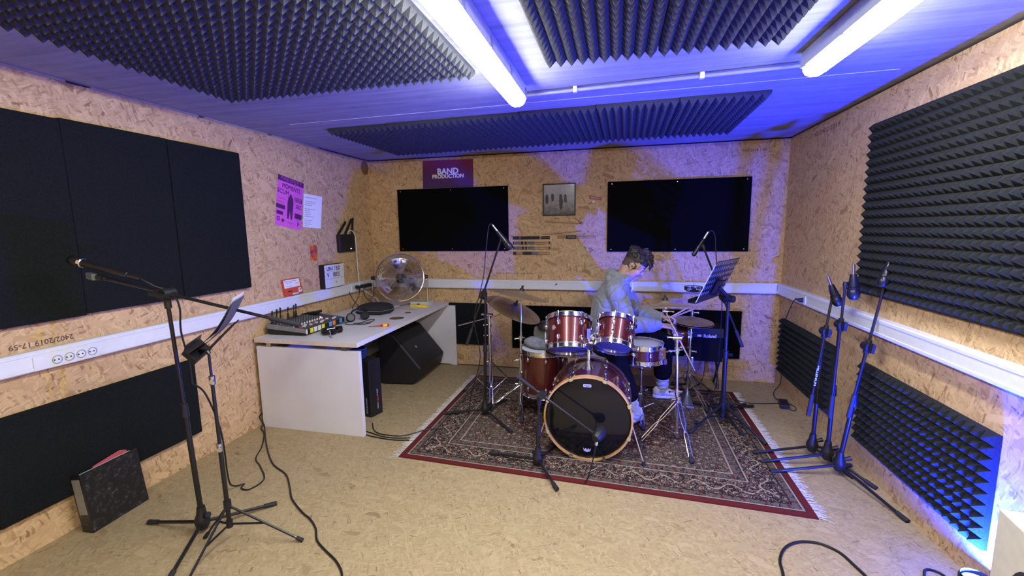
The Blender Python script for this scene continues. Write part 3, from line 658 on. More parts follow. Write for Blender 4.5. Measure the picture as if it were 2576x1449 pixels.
# headphones
t = thing('headphones', 'black headphones with a curly lead lying on the desk', 'headphones', (-2.25, 3.45, DZ))
for c, ax in (((-2.30, 3.40, DZ + .036), (.6, -.7, .35)), ((-2.215, 3.49, DZ + .042), (.75, -.5, .45))):
    build('ear_cup', MB().lathe([(0, .018), (.030, .018), (.040, .010), (.040, -.008), (.034, -.016), (0, -.012)], c, ax, 20), M['black_plastic'], t)
build('headband', MB().tube(curve_pts([(-2.30, 3.40, DZ + .05), (-2.32, 3.47, DZ + .085), (-2.27, 3.53, DZ + .10), (-2.22, 3.53, DZ + .085), (-2.215, 3.49, DZ + .05)]), .008, 8), M['black_plastic'], t)
build('lead', MB().tube(curve_pts([(-2.29, 3.40, DZ + .012), (-2.29, 3.30, DZ + .006), (-2.22, 3.27, DZ + .006), (-2.15, 3.33, DZ + .006), (-2.10, 3.42, DZ + .006), (-2.13, 3.50, DZ + .006), (-2.17, 3.46, DZ + .006), (-2.16, 3.34, DZ + .010), (-2.20, 3.29, DZ + .010), (-2.12, 3.29, DZ + .006), (-2.08, 3.36, DZ + .006)]), .003, 6), M['cable'], t)
build('jack_plug', MB().cyl((-2.315, 3.34, DZ + .008), (-2.33, 3.27, DZ + .006), .005, .0035), M['steel'], t)
# black pouch
k = MB().loft([[V((-2.30 + dx * w, 3.83 + dy * w, DZ + z)) for dx, dy in ((-.165, -.115), (-.04, -.15), (.12, -.13), (.175, -.02), (.15, .10), (.02, .16), (-.12, .13), (-.175, .02))] for w, z in ((.88, .001), (.95, .018), (.95, .045), (.88, .072), (.70, .090), (.3, .098))])
t = thing('padded_pouch', 'flat black padded pouch lying on the desk in front of the fan', 'pouch', (-2.30, 3.83, DZ))
build('shell', k, mat('pouch_fabric', (.016, .017, .02), .85, bump=.5), t, 60)
build('zip', MB().tube([V((-2.30 + dx, 3.83 + dy, DZ + .040)) for dx, dy in ((-.155, -.125), (-.04, -.152), (.12, -.132), (.174, -.02), (.15, .102))], .003, 6), M['steel'], t)
# screwdriver
t = thing('screwdriver', 'red and yellow screwdriver lying on the desk near its front edge', 'screwdriver', (-1.93, 3.25, DZ))
a0, a1 = V((-2.015, 3.225, DZ + .006)), V((-1.845, 3.285, DZ + .014)); dd = a1 - a0
build('blade', MB().cyl(a0, a0 + dd * .5, .0032), mat('red_sleeve', (.45, .02, .02), .4), t)
build('handle', MB().lathe([(.0, 0), (.007, .002), (.009, .012), (.012, .02), (.0135, .05), (.012, .075), (.0, .082)], a0 + dd * .5, dd, 14), mat('red_handle', (.5, .02, .02), .4), t)
build('grip', MB().lathe([(.012, .026), (.0142, .03), (.0142, .06), (.012, .066)], a0 + dd * .5, dd, 14), mat('yellow_grip', (.8, .45, .04), .4), t)
# organiser box with a yellow tray
t = thing('parts_box', 'small clear parts box with a yellow front lying on the far end of the desk', 'box', (-2.03, 4.26, DZ))
build('yellow_tray', MB().box((-2.11, 4.175, DZ), (-1.915, 4.215, DZ + .022)), mat('yellow_tray', (.85, .62, .02), .4), t, 0, .003)
build('clear_lid', MB().box((-2.13, 4.225, DZ), (-1.925, 4.36, DZ + .05)), mat('milky_plastic', (.55, .56, .50), .2, var=.1), t, 0, .004)
build('latch', MB().box((-2.05, 4.219, DZ + .02), (-2.02, 4.226, DZ + .03)), M['black_plastic'], t, 0)
m1 = mat('brown_leaf', (.20, .09, .03), .6)
single('leather_pick', MB().lathe([(0, .004), (.026, .003), (.032, .0), (0, 0)], (-1.985, 3.875, DZ + .0005), (0, 0, 1)), m1, 'small brown oval piece on the desk behind the cable hole', 'scrap')
single('wooden_strip', MB().obox((-2.10, 4.03, DZ + .003), V((.15, -.02, 0)), V((.002, .012, 0)), (0, 0, .003)), mat('pale_wood', (.48, .36, .22), .6), 'thin pale wooden strip on the desk before the yellow parts box', 'strip')
# fan
t = thing('desk_fan', 'round chrome fan on a tubular stand at the far end of the desk', 'fan', (-2.25, 4.25, DZ))
fc = V((-2.25, 4.25, 1.018)); fx = V((.90, .34, .0)).normalized(); fa = V((.38, -.88, .22)); fa = (fa - fx * fa.dot(fx)).normalized(); fy = fx.cross(-fa) if fx.cross(-fa).z > 0 else -fx.cross(-fa)
def FP(r, a, d): return fc + (fx * math.cos(a) + fy * math.sin(a)) * r + fa * d
cg = MB()
for k in range(20):
    r = .035 + .0112 * k; d = .065 * math.sqrt(max(0, 1 - (r / .262) ** 2)) + .005; cg.torus(fc + fa * d, fa, r, .0012, 40, 4)
for k in range(12):
    a = 2 * PI * k / 12; cg.tube([FP(r, a, .065 * math.sqrt(max(0, 1 - (r / .262) ** 2)) + .004) for r in (.035, .10, .16, .21, .25)], .0013, 4)
build('front_guard', cg, M['chrome'], t)
cg = MB()
for k in range(16):
    r = .06 + .013 * k; cg.torus(fc - fa * (.075 * math.sqrt(max(0, 1 - (r / .262) ** 2)) + .01), fa, r, .0012, 40, 4)
build('rear_guard', cg, M['chrome'], t)
build('rim', MB().torus(fc, fa, .252, .007, 56, 8), M['chrome'], t)
for k in range(3):
    a = PI / 2 + k * 2 * PI / 3; rings = []
    for r, w, tw in ((.03, .25, .5), (.09, .42, .45), (.16, .48, .35), (.215, .42, .3)):
        rings.append([FP(r, a + s_ * w, s_ * .045 * tw * 2 - .02 + o) for s_, o in ((-1, .001), (0, .004), (1, .001), (1, -.001), (0, .001), (-1, -.001))])
    build('blade', MB().loft(rings), mat('blade_alloy', (.75, .76, .78), .2, 1.0, var=.04), t, 60)
build('motor_hub', MB().lathe([(0, .05), (.03, .048), (.034, .035), (.034, -.06), (.055, -.07), (.055, -.14), (0, -.15)], fc, fa, 22), M['black_plastic'], t)
build('badge', MB().lathe([(0, .073), (.03, .072), (.033, .066), (0, .066)], fc, fa, 22), M['black_plastic'], t)
for sx in (-1, 1):
    p = fc + fx * .262 * sx
    build('pivot_knob', MB().cyl(p + fx * sx * .0, p + fx * sx * .035, .022, .018), M['black_plastic'], t)
p0, p1 = fc - fx * .285, fc + fx * .285
build('stand', MB().tube(curve_pts([p0 + V((0, 0, .0)), (p0.x, p0.y, DZ + .06), (p0.x + .01, p0.y - .01, DZ + .014), (p0.x + .02, p0.y - .10, DZ + .010), (p0.x + .12, p0.y - .14, DZ + .010)], 6), .010, 10)
      .tube(curve_pts([p1 + V((0, 0, .0)), (p1.x, p1.y, DZ + .06), (p1.x - .01, p1.y + .0, DZ + .014), (p1.x - .06, p1.y - .06, DZ + .010), (p1.x - .2, p1.y - .05, DZ + .010), (p0.x + .25, p0.y - .09, DZ + .010), (p0.x + .12, p0.y - .14, DZ + .010)], 6), .010, 10), M['chrome'], t)
for p in ((p0.x + .012, p0.y - .05, DZ), (p1.x - .03, p1.y - .03, DZ)): build('rubber_foot', MB().cyl(p, (p[0], p[1], DZ + .022), .014), M['rubber'], t)

# ------------------------------------------------------------------ loudspeakers under the desk
m1 = mat('speaker_black', (.010, .010, .011), .5); m2 = mat('speaker_grille', (.018, .019, .02), .6, var=.4, scale=400)
t = thing('floor_monitor', 'large black wedge loudspeaker lying under the desk', 'loudspeaker', (-1.98, 3.95, 0))
# outline of the wedge's end, extruded along its length; the grille leans back
pr = [(-.20, .03), (-.17, 0), (.14, 0), (.20, .06), (.235, .17), (-.03, .50), (-.16, .53), (-.20, .49)]
wo = V((-2.075, 3.80, 0)); wl_ = V((-.02, 1.0, 0)).normalized(); wd_ = V((1, .10, 0)).normalized()
build('cabinet', MB().prism(pr, wo, wd_, (0, 0, 1), wl_ * .62), m1, t, 0, .02)
g0 = wo + wd_ * .205 + V((0, 0, .17)); g1 = wo + wd_ * -.03 + V((0, 0, .485)); nn = (g1 - g0).cross(wl_).normalized()
nn = nn if nn.x > 0 else -nn
build('grille', MB().add([g0 + wl_ * .03 + nn * .016, g0 + wl_ * .59 + nn * .016, g1 + wl_ * .59 + nn * .016, g1 + wl_ * .03 + nn * .016, g0 + wl_ * .03, g0 + wl_ * .59, g1 + wl_ * .59, g1 + wl_ * .03], [(0, 1, 2, 3), (0, 4, 5, 1), (1, 5, 6, 2), (2, 6, 7, 3), (3, 7, 4, 0)]), m2, t, 0, .004)
c = (g0 + g1) / 2 + nn * .017 + wl_ * .20
build('badge', MB().prism([(-.014, -.012), (.014, -.012), (.008, 0), (.016, .016), (0, .008), (-.016, .016)], c, wl_, (g1 - g0).normalized(), nn * .002), M['steel'], t, 0)
t = thing('boxed_speaker', 'upright black carton with small white lettering standing under the near end of the desk', 'box', (-2.04, 3.05, 0))
build('carton', MB().prism([(-2.16, 3.10), (-1.93, 3.045), (-1.895, 3.17), (-2.13, 3.22)], (0, 0, .001), (1, 0, 0), (0, 1, 0), (0, 0, .475)), m1, t, 0, .004)
s = MB(); fx_ = V((-1.895 + 1.93, 3.17 - 3.045, 0)).normalized()
s.text('ROCKSTAND', V((-1.94, 3.047, .10)) + V((-.004, -.0165 * .1, 0)) + V((-.02, .002, 0)), (0, 0, 1), V((-1, .24, 0)), .022)
s.text('STUDIO', V((-1.9085, 3.122, .19)), (0, 0, 1), -fx_, .018); s.text('AUDIO', V((-1.9085, 3.122, .08)), (0, 0, 1), -fx_, .018)
build('lettering', s, M['white_plastic'], t, 0)
s = MB().add([V((-1.9095, 3.118, .115)), V((-1.9055, 3.132, .115)), V((-1.9055, 3.132, .15)), V((-1.9095, 3.118, .15))], [(0, 1, 2, 3)]); s.v = [v + V((.0012, -.0004, 0)) for v in s.v]
build('red_mark', s, mat('red_mark', (.35, .02, .02), .5), t, 0)
k = MB()
for i in range(5): k.tube([V((-2.10 + .03 * i * .1, 3.13, .482 + .018 * i)) + V((.085 * math.cos(a * .35), .06 * math.sin(a * .35), .004 * math.sin(a))) for a in range(18)], .010, 8, True)
single('coiled_cable', k, mat('blue_cable', (.015, .05, .22), .5), 'coil of blue cable lying on the black carton under the desk', 'cable')

# ------------------------------------------------------------------ ring binder leaning against the left wall
m, tt, b = newmat('marbled_black_card')
g0 = tt.new('ShaderNodeTexCoord').outputs['Object']
tt.l.new(tt.ramp(tt.noise(g0, 38, 6, .75).outputs['Fac'], [(.5, (.010, .010, .010)), (.62, (.035, .035, .034)), (.75, (.30, .30, .29))]), b.inputs['Base Color']); b.inputs['Roughness'].default_value = .35
t = thing('ring_binder', 'worn black marbled ring binder with papers standing on the floor against the left wall', 'binder', (-2.63, 1.66, 0))
lean = V((-.13, 0, 1)).normalized(); bo = V((-2.585, 1.505, .002)); by = V((-.06, 1, 0)).normalized(); bn = by.cross(lean).normalized(); bn = bn if bn.x > 0 else -bn
def bx(a0, a1, h0, h1, d0, d1):
    return MB().add([bo + by * a + lean * h - bn * d for d in (d0, d1) for a, h in ((a0, h0), (a1, h0), (a1, h1), (a0, h1))], [(0, 1, 2, 3), (7, 6, 5, 4), (0, 4, 5, 1), (1, 5, 6, 2), (2, 6, 7, 3), (3, 7, 4, 0)])
build('front_cover', bx(0, .285, 0, .315, 0, .003), m, t, 0, .001)
build('rear_cover', bx(0, .285, 0, .315, .067, .070), m, t, 0, .001)
build('spine', bx(-.003, 0, 0, .315, 0, .070), m, t, 0, .001)
build('spine_label', bx(-.0042, -.003, .10, .29, .010, .060), mat('grey_label', (.26, .24, .22), .6), t, 0)
build('papers', bx(.02, .272, .008, .306, .006, .040), M['paper'], t, 0)
build('backing_sheet', MB().add([bo + by * a + lean * h - bn * d for d in (.044, .047) for a, h in ((.05, .01), (.275, .01), (.262, .335), (.09, .312))], [(0, 1, 2, 3), (7, 6, 5, 4), (0, 4, 5, 1), (1, 5, 6, 2), (2, 6, 7, 3), (3, 7, 4, 0)]), mat('red_folder', (.50, .09, .11), .5), t, 0)

# ------------------------------------------------------------------ cream cabinet at the right edge
m1 = mat('cream_cabinet', (.60, .57, .47), .55, var=.05)
t = thing('cream_cabinet', 'cream box cabinet at the bottom right edge beside the blue light', 'cabinet', (1.34, 1.6, 0))
o0 = V((1.192, 1.600, 0)); e1 = (V((1.160, 1.487, 0)) - V((1.181, 1.608, 0))).normalized(); e2 = V((-e1.y, e1.x, 0)); e2 = e2 if e2.x > 0 else -e2
build('body', MB().prism([(0, 0), (.40, 0), (.40, .30), (0, .30)], o0, e1, e2, (0, 0, .62)), m1, t, 0, .004)
build('grille', MB().lathe([(0, .004), (.09, .004), (.10, 0), (0, 0)], o0 + e1 * .19 + V((0, 0, .42)), -e2, 28), M['rubber'], t)
single('black_knob', MB().ell((1.262, 1.52, .655), .035, .035, .035), M['black_plastic'], 'round black object on top of the cream cabinet', 'knob')
# power adapter on the floor and its leads
t = thing('power_adapter', 'black power adapter lying on the floor below the right wall', 'adapter', (1.39, 3.97, 0))
build('brick', MB().obox((1.395, 3.965, .018), V((.016, .075, 0)), V((.035, -.006, 0)), (0, 0, .0165)), M['black_plastic'], t, 0, .005)
build('label', MB().obox((1.368, 3.955, .02), V((.012, .055, 0)), V((.006, -.001, 0)), (0, 0, .008)), M['paper'], t, 0)
build('lead', MB().tube(curve_pts([(1.40, 3.885, .012), (1.44, 3.86, .006), (1.475, 3.93, .006), (1.455, 4.0, .006), (1.42, 4.02, .008)]), .003, 6), M['cable'], t)
single('cable', MB().tube(curve_pts([(1.39, 4.035, .014), (1.37, 4.10, .02), (1.40, 4.22, .03), (1.475, 4.30, .10), (1.475, 4.34, .3), (1.445, 4.31, .5), (1.445, 4.2, .70), (1.445, 4.06, .88), (1.45, 3.98, .915), (1.455, 3.93, .917)], 10), .0035, 6), M['cable'], 'thin black lead running from the right trunking down to the power adapter', 'cable')
single('power_plug', MB().cyl((1.4575, 3.905, .918), (1.425, 3.905, .918), .018, .014).cyl((1.43, 3.905, .918), (1.425, 3.96, .918), .007), M['black_plastic'], 'black plug in the right trunking socket', 'plug')
single('cable', MB().tube(curve_pts([(1.372, 4.00, .008), (1.25, 3.975, .006), (1.12, 3.96, .006), (1.05, 3.98, .012), (.98, 4.02, .014)]), .0035, 6), M['cable'], 'thin black lead lying on the floor from the adapter to the rug', 'cable')

# ------------------------------------------------------------------ floor leads
F = .0055
single('cable', MB().tube(curve_pts([(-2.040, 1.665, .78), (-2.04, 1.73, .70), (-2.07, 1.82, .45), (-2.18, 1.93, .10), (-2.2, 1.98, .02), (-2.18, 2.03, F), (-2.16, 1.99, F), (-2.10, 1.99, F), (-2.10, 2.10, F), (-2.24, 2.22, F), (-2.35, 2.30, F), (-2.44, 2.45, F), (-2.58, 2.62, F), (-2.68, 2.70, F), (-2.70, 2.80, F)], 8), .0045, 6), M['cable'], 'black microphone lead looping on the floor behind the music stand', 'cable')
single('cable', MB().tube(curve_pts([(-2.705, 2.80, .10), (-2.700, 2.715, .09), (-2.65, 2.70, .03), (-2.58, 2.63, F), (-2.45, 2.50, F), (-2.30, 2.36, F), (-2.16, 2.25, F), (-2.0, 2.17, F), (-1.87, 2.05, F), (-1.78, 1.96, F), (-1.64, 1.87, F), (-1.56, 1.83, F), (-1.48, 1.77, F), (-1.42, 1.70, F), (-1.34, 1.65, F), (-1.23, 1.59, F), (-1.15, 1.51, F), (-1.10, 1.36, F)], 8), .005, 6), M['cable'], 'long black lead winding over the floor from the desk to the front edge', 'cable')
for pts, lb in (([(-1.86, 2.95, F), (-1.80, 2.86, F), (-1.72, 2.80, F), (-1.62, 2.79, F), (-1.53, 2.80, F), (-1.45, 2.86, .009), (-1.37, 2.92, .016), (-1.25, 2.96, .016)], 'black lead from under the desk running onto the rug'),
                ([(-1.86, 2.82, F), (-1.76, 2.79, F), (-1.66, 2.76, F), (-1.55, 2.76, F), (-1.455, 2.785, F)], 'black lead from under the desk ending at the rug fringe, middle of three'),
                ([(-1.87, 2.80, F), (-1.80, 2.76, F), (-1.66, 2.735, F), (-1.55, 2.73, F), (-1.445, 2.75, F)], 'black lead from under the desk ending at the rug fringe, lowest of three'),
                ([(-2.2, 4.50, .01), (-1.9, 4.505, .008), (-1.7, 4.53, F), (-1.4, 4.535, F), (-1.05, 4.53, F), (-.8, 4.51, F)], 'thin black lead along the foot of the back wall')):
    single('cable', MB().tube(curve_pts(pts), .004, 6), M['cable'], lb, 'cable')
single('cable', MB().tube(curve_pts([(.70, 1.86, F), (.73, 1.945, F), (.748, 2.04, F), (.80, 2.13, F), (.876, 2.185, F), (.965, 2.195, F), (1.03, 2.15, F), (1.058, 2.07, F), (1.075, 2.0, F), (1.08, 1.90, F)]), .0065, 8), M['cable'], 'thick black lead curving on the floor at the bottom right', 'cable')
single('cable', MB().tube(curve_pts([(1.27, 1.98, F), (1.318, 2.071, F), (1.345, 2.11, F), (1.375, 2.115, F), (1.40, 2.09, F), (1.40, 2.03, F)]), .005, 8), M['cable'], 'short black lead on the floor running to the blue spotlight', 'cable')

# ------------------------------------------------------------------ patterned rug
m, tt, b = newmat('persian_rug')
uvn = tt.new('ShaderNodeUVMap'); uvn.uv_map = 'uv'; sp = tt.new('ShaderNodeSeparateXYZ'); tt.l.new(uvn.outputs[0], sp.inputs[0])
U_, W_ = sp.outputs[0], sp.outputs[1]; RL, RW = 2.45, 1.75
du = tt.math('MINIMUM', U_, tt.math('SUBTRACT', RL, U_)); dv = tt.math('MINIMUM', W_, tt.math('SUBTRACT', RW, W_)); dd = tt.math('MINIMUM', du, dv)
isu = tt.math('LESS_THAN', du, dv); al = tt.math('ADD', tt.math('MULTIPLY', isu, W_), tt.math('MULTIPLY', tt.math('SUBTRACT', 1, isu), U_))
uvv = tt.comb(U_, W_); bv = tt.comb(al, dd)
RED, DRED, NAVY, TAUPE, BEIGE, GREY = (.11, .006, .009), (.038, .007, .008), (.011, .008, .009), (.092, .064, .047), (.36, .29, .20), (.125, .100, .080)
def vor(vec, sc_, rnd):
    v = tt.new('ShaderNodeTexVoronoi', voronoi_dimensions='2D'); tt.l.new(vec, v.inputs['Vector']); v.inputs['Scale'].default_value = sc_; v.inputs['Randomness'].default_value = rnd
    return v.outputs['Distance'], v.outputs['Color']
def line(vec, sc_, lvl, wd_, det=1.5):                          # scroll-like contour lines
    return tt.math('LESS_THAN', tt.math('ABSOLUTE', tt.math('SUBTRACT', tt.noise(vec, sc_, det, .5, '2D').outputs['Fac'], lvl)), wd_)
wnz = tt.noise(uvv, 16, 3, .6, '2D').outputs['Color']
wv = tt.new('ShaderNodeVectorMath', operation='MULTIPLY_ADD'); tt.l.new(wnz, wv.inputs[0]); wv.inputs[1].default_value = (.05, .05, 0); tt.l.new(uvv, wv.inputs[2])
bw = tt.noise(bv, 20, 2, .6, '2D').outputs['Color']
wb_ = tt.new('ShaderNodeVectorMath', operation='MULTIPLY_ADD'); tt.l.new(bw, wb_.inputs[0]); wb_.inputs[1].default_value = (.03, .03, 0); tt.l.new(bv, wb_.inputs[2])
d1, c1 = vor(wv.outputs[0], 10, .75); d2, c2 = vor(wv.outputs[0], 27, .85)
med = tt.math('ADD', tt.math('POWER', tt.math('DIVIDE', tt.math('SUBTRACT', U_, RL / 2), .70), 2), tt.math('POWER', tt.math('DIVIDE', tt.math('SUBTRACT', W_, RW / 2), .42), 2))
med = tt.math('ADD', med, tt.math('MULTIPLY', tt.math('SINE', tt.math('MULTIPLY', tt.math('ADD', U_, W_), 40)), .06))
fld = tt.mix(tt.math('LESS_THAN', med, 1.0), TAUPE, DRED)
fld = tt.mix(tt.math('MULTIPLY', line(uvv, 24, .44, .030), .85), fld, NAVY)
fld = tt.mix(tt.math('MULTIPLY', line(wv.outputs[0], 30, .56, .022), .8), fld, BEIGE)
fld = tt.mix(tt.math('MULTIPLY', line(uvv, 12, .5, .014), .8), fld, DRED)
fld = tt.mix(tt.math('LESS_THAN', d2, .17), fld, tt.ramp(d2, [(0, RED), (.06, BEIGE), (.13, NAVY)], 'CONSTANT'))
fld = tt.mix(tt.math('LESS_THAN', d1, .30), fld, tt.ramp(d1, [(0, RED), (.05, BEIGE), (.13, DRED), (.19, GREY), (.26, NAVY)], 'CONSTANT'))
db, cb = vor(wb_.outputs[0], 9, .55); d3, c3 = vor(wb_.outputs[0], 30, .6)
sn = tt.math('MULTIPLY', tt.math('SINE', tt.math('MULTIPLY', al, 34)), .034)
scr = tt.math('ABSOLUTE', tt.math('SUBTRACT', tt.math('SUBTRACT', dd, .175), sn))
bd = tt.mix(line(wb_.outputs[0], 26, .46, .040), NAVY, GREY)
bd = tt.mix(line(bv, 30, .55, .030), bd, BEIGE)
bd = tt.mix(tt.math('LESS_THAN', scr, .006), bd, BEIGE)
bd = tt.mix(tt.math('LESS_THAN', d3, .16), bd, RED)
bd = tt.mix(tt.math('LESS_THAN', db, .26), bd, tt.ramp(db, [(0, RED), (.06, BEIGE), (.12, DRED), (.17, GREY), (.22, NAVY)], 'CONSTANT'))
nar = tt.mix(line(bv, 34, .5, .035), GREY, NAVY)
nar = tt.mix(tt.math('MULTIPLY', tt.math('LESS_THAN', tt.math('FRACT', tt.math('MULTIPLY', al, 9)), .12), .8), nar, RED)
col = fld
for lim, c in ((.335, BEIGE), (.325, nar), (.275, NAVY), (.268, BEIGE), (.258, bd), (.098, NAVY), (.09, nar), (.052, BEIGE), (.043, NAVY), (.038, RED)):
    col = tt.mix(tt.math('LESS_THAN', dd, lim), col, c)
col = tt.mix(tt.math('MULTIPLY', tt.noise(uvv, 300, 2, .7, '2D').outputs['Fac'], .35), col, TAUPE)
tt.l.new(col, b.inputs['Base Color']); b.inputs['Roughness'].default_value = .95; b.inputs['Specular IOR Level'].default_value = .1; b.inputs['Sheen Weight'].default_value = 0
bp = tt.new('ShaderNodeBump'); bp.inputs['Strength'].default_value = .5; bp.inputs['Distance'].default_value = .003; tt.l.new(tt.noise(uvv, 420, 2, .6, '2D').outputs['Fac'], bp.inputs['Height']); tt.l.new(bp.outputs[0], b.inputs['Normal'])
RC = [V((-1.409, 2.522, 0)), V((1.043, 2.394, 0)), V((1.054, 4.203, 0)), V((-1.40, 4.205, 0))]
def rug_pt(a, c): return (RC[0] * (1 - a) + RC[1] * a) * (1 - c) + (RC[3] * (1 - a) + RC[2] * a) * c
RT = .008
t = thing('rug', 'dark red and beige patterned rug with white fringes under the drum kit', 'rug', (-.18, 3.3, 0))
k = MB(); k.uv = []; nx, ny = 60, 40
for j in range(ny + 1):
    for i in range(nx + 1):
        a, c = i / nx, j / ny; p = rug_pt(a, c); p.z = RT + .0015 * noise.noise(V((a * 7, c * 6, 0)))
        k.v.append(p); k.uv.append((a * RL, c * RW))
for j in range(ny):
    for i in range(nx):
        q = j * (nx + 1) + i; k.f.append((q, q + 1, q + nx + 2, q + nx + 1))
rim = [i for i in range(nx + 1)] + [(j) * (nx + 1) + nx for j in range(1, ny + 1)] + [ny * (nx + 1) + i for i in range(nx - 1, -1, -1)] + [j * (nx + 1) for j in range(ny - 1, 0, -1)]
n0 = len(k.v)
for i in rim: k.v.append(V((k.v[i].x, k.v[i].y, 0))); k.uv.append(k.uv[i])
for i in range(len(rim)): j = (i + 1) % len(rim); k.f.append((rim[j], rim[i], n0 + i, n0 + j))
build('pile', k, m, t, 60)
m1 = mat('fringe_white', (.46, .44, .40), .9, var=.15, scale=80)
R_ = random.Random(2)
for side in (0, 1):
    k = MB()
    for i in range(240):
        c = (i + .5) / 240 + R_.uniform(-.002, .002); p = rug_pt(side, c); o = -1 if side == 0 else 1
        L = R_.uniform(.035, .068); a1 = R_.uniform(-.35, .35); a2 = a1 + R_.uniform(-.6, .6)
        p0 = p + V((0, 0, .005)); p1 = p + V((o * L * .5, L * .5 * a1, .003)); p2 = p + V((o * L, L * .5 * (a1 + a2), .0022))
        k.tube([p0, p1, p2], [.0028, .0024, .0018], 4)
    build('fringe', k, m1, t, 60, kind='stuff')
RZ = RT + .001

# ------------------------------------------------------------------ stand builders
def rubber(p0, p1, r, parent): return build('rubber_foot', MB().cyl(p0, p1, r, r * 1.12), M['rubber'], parent)
def mic_stand(label, base, top, feet, tail, tip, split=.5, gz=0.0, hub=.085, group='microphone stands', clutch_dir=(0, -1, 0)):
    """round-base tripod boom stand; base xy, top of the post, feet xy list, boom from tail to tip"""
    t = thing('microphone_stand', label, 'microphone stand', (base[0], base[1], gz), group)
    b0, top = V((base[0], base[1], gz)), V(top); tail, tip = V(tail), V(tip)
    build('base_hub', MB().lathe([(0, .0), (.022, 0), (.030, .015), (.036, .045), (.032, .06), (.022, .085), (.018, .12), (0, .12)], b0 + V((0, 0, hub - .065)), (0, 0, 1), 18).cyl(b0 + V((.0, 0, hub)), b0 + V((.055, -.01, hub + .025)), .008, .014), M['black_plastic'], t)
    for f in feet:
        f = V((f[0], f[1], gz + .011)); d = f - (b0 + V((0, 0, hub - .03))); h = b0 + V((0, 0, hub - .03)) + d.normalized() * .02
        l = build('leg', MB().cyl(h, f, .0085, n=10), M['black_metal'], t); d.normalize()
        rubber(f - d * .05, f + d * .012, .0115, l)
    p0 = b0 + V((0, 0, hub)); mid = p0.lerp(top, split)
    build('pole', MB().cyl(p0, mid, .0125), M['black_metal'], t)
    build('height_clutch', MB().cyl(mid - V((0, 0, .045)), mid + V((0, 0, .02)), .018, .015), M['black_plastic'], t)
    build('upper_pole', MB().cyl(mid, top, .0090), M['black_metal'], t)
    bd_ = (tip - tail).normalized(); q = tail + bd_ * (top - tail).dot(bd_); cd = V(clutch_dir).normalized()
    c = MB().cyl(top - (top - p0).normalized() * .04, top + (top - p0).normalized() * .012, .015); c.cyl(q - cd * .03, q + cd * .03, .026, n=18); c.cyl(q - bd_ * .04, q + bd_ * .04, .0145); c.cyl(top, q, .016)
    c.obox(q + cd * .045, cd * .016, bd_ * .026, cd.cross(bd_) * .008)
    build('boom_clutch', c, M['black_plastic'], t)
    build('boom', MB().cyl(tail, tip, .0075, n=10), M['black_metal'], t)
    build('boom_grip', MB().cyl(tail - bd_ * .01, tail + bd_ * .13, .0135, .0115), M['rubber'], t)
    build('mic_clip', MB().cyl(tip, tip + bd_ * .03, .010).cyl(tip + bd_ * .02, tip + bd_ * .045, .014, .012), M['black_plastic'], t)
    return t
def wand_mic(label, head, tail, ring=True, r=.023, mesh_m='black_metal', body_m='black_metal', group='microphones', xlr=None):
    """hand microphone: round grille, collar, tapered body, connector"""
    head, tail = V(head), V(tail); d = (tail - head); L = d.length; d.normalize()
    t = thing('microphone', label, 'microphone', tuple(tail if tail.z < head.z else head), group)
    build('grille', MB().lathe([(0, -.024 * r / .025), (r * .6, -.02 * r / .025), (r * .95, -.008), (r, .008), (r * .95, .024), (r * .8, .034)], head, d, 20), M[mesh_m], t)
    build('collar', MB().lathe([(r * .8, .030), (r * .93, .032), (r * .93, .044), (r * .78, .047)], head, d, 20), M['chrome' if ring else body_m], t)
    build('body', MB().lathe([(r * .78, .044), (r * .74, .07), (r * .5, L * .97), (0, L)], head, d, 18), M[body_m], t)
    build('connector', MB().cyl(head + d * L * .98, head + d * (L + .055), .009, .008), M['steel' if not ring else 'black_metal'], t)
    return t

# front left boom stand and vocal microphone
mic_stand('black boom stand with a vocal microphone standing in the left foreground', (-2.04, 1.635), (-2.068, 1.615, 1.208), [(-2.371, 1.623), (-1.843, 1.895), (-1.89, 1.33)], (-1.515, 1.80, 1.069), (-2.285, 1.525, 1.315), .52)
wand_mic('silver collared vocal microphone on the boom in the left foreground', (-2.435, 1.495, 1.403), (-2.185, 1.545, 1.333), True, .024)
single('cable', MB().tube(curve_pts([(-2.135, 1.555, 1.318), (-2.11, 1.565, 1.30), (-2.085, 1.585, 1.275), (-2.05, 1.625, 1.245), (-2.03, 1.640, 1.17), (-2.045, 1.645, 1.05), (-2.03, 1.655, .9), (-2.040, 1.665, .78)]), .0042, 6), M['cable'], 'black lead running from the vocal microphone along its boom and post', 'cable')
single('clamp', MB().obox((-2.345, 1.502, 1.330), (.020, 0, -.004), (0, .014, 0), (0, 0, .015)), mat('grey_clip', (.10, .11, .11), .5), 'small grey clip at the tip of the front left boom', 'clip', None, 0, .004)

# folding music stand with sheets, left foreground
t = thing('music_stand', 'folding black music stand holding white sheets in the left foreground', 'music stand', (-1.83, 1.60, 0))
q0, q1 = V((-1.832, 1.60, .12)), V((-1.842, 1.60, .962))
build('pole', MB().cyl((-1.830, 1.60, .10), (-1.836, 1.60, .50), .0105), M['black_metal'], t); build('upper_pole', MB().cyl((-1.836, 1.60, .5), (-1.840, 1.60, .84), .008), M['black_metal'], t); build('top_pole', MB().cyl((-1.840, 1.60, .84), q1, .006), M['black_metal'], t)
for z in (.50, .835):
    build('lock_screw', MB().cyl((-1.838, 1.60, z - .02), (-1.838, 1.60, z + .02), .0135).cyl((-1.838, 1.60, z), (-1.815, 1.575, z), .008, .011), M['steel'], t)
build('hub', MB().cyl((-1.830, 1.60, .18), (-1.830, 1.60, .225), .017), M['black_plastic'], t); build('hub', MB().cyl((-1.83, 1.60, .085), (-1.83, 1.60, .12), .015), M['black_plastic'], t)
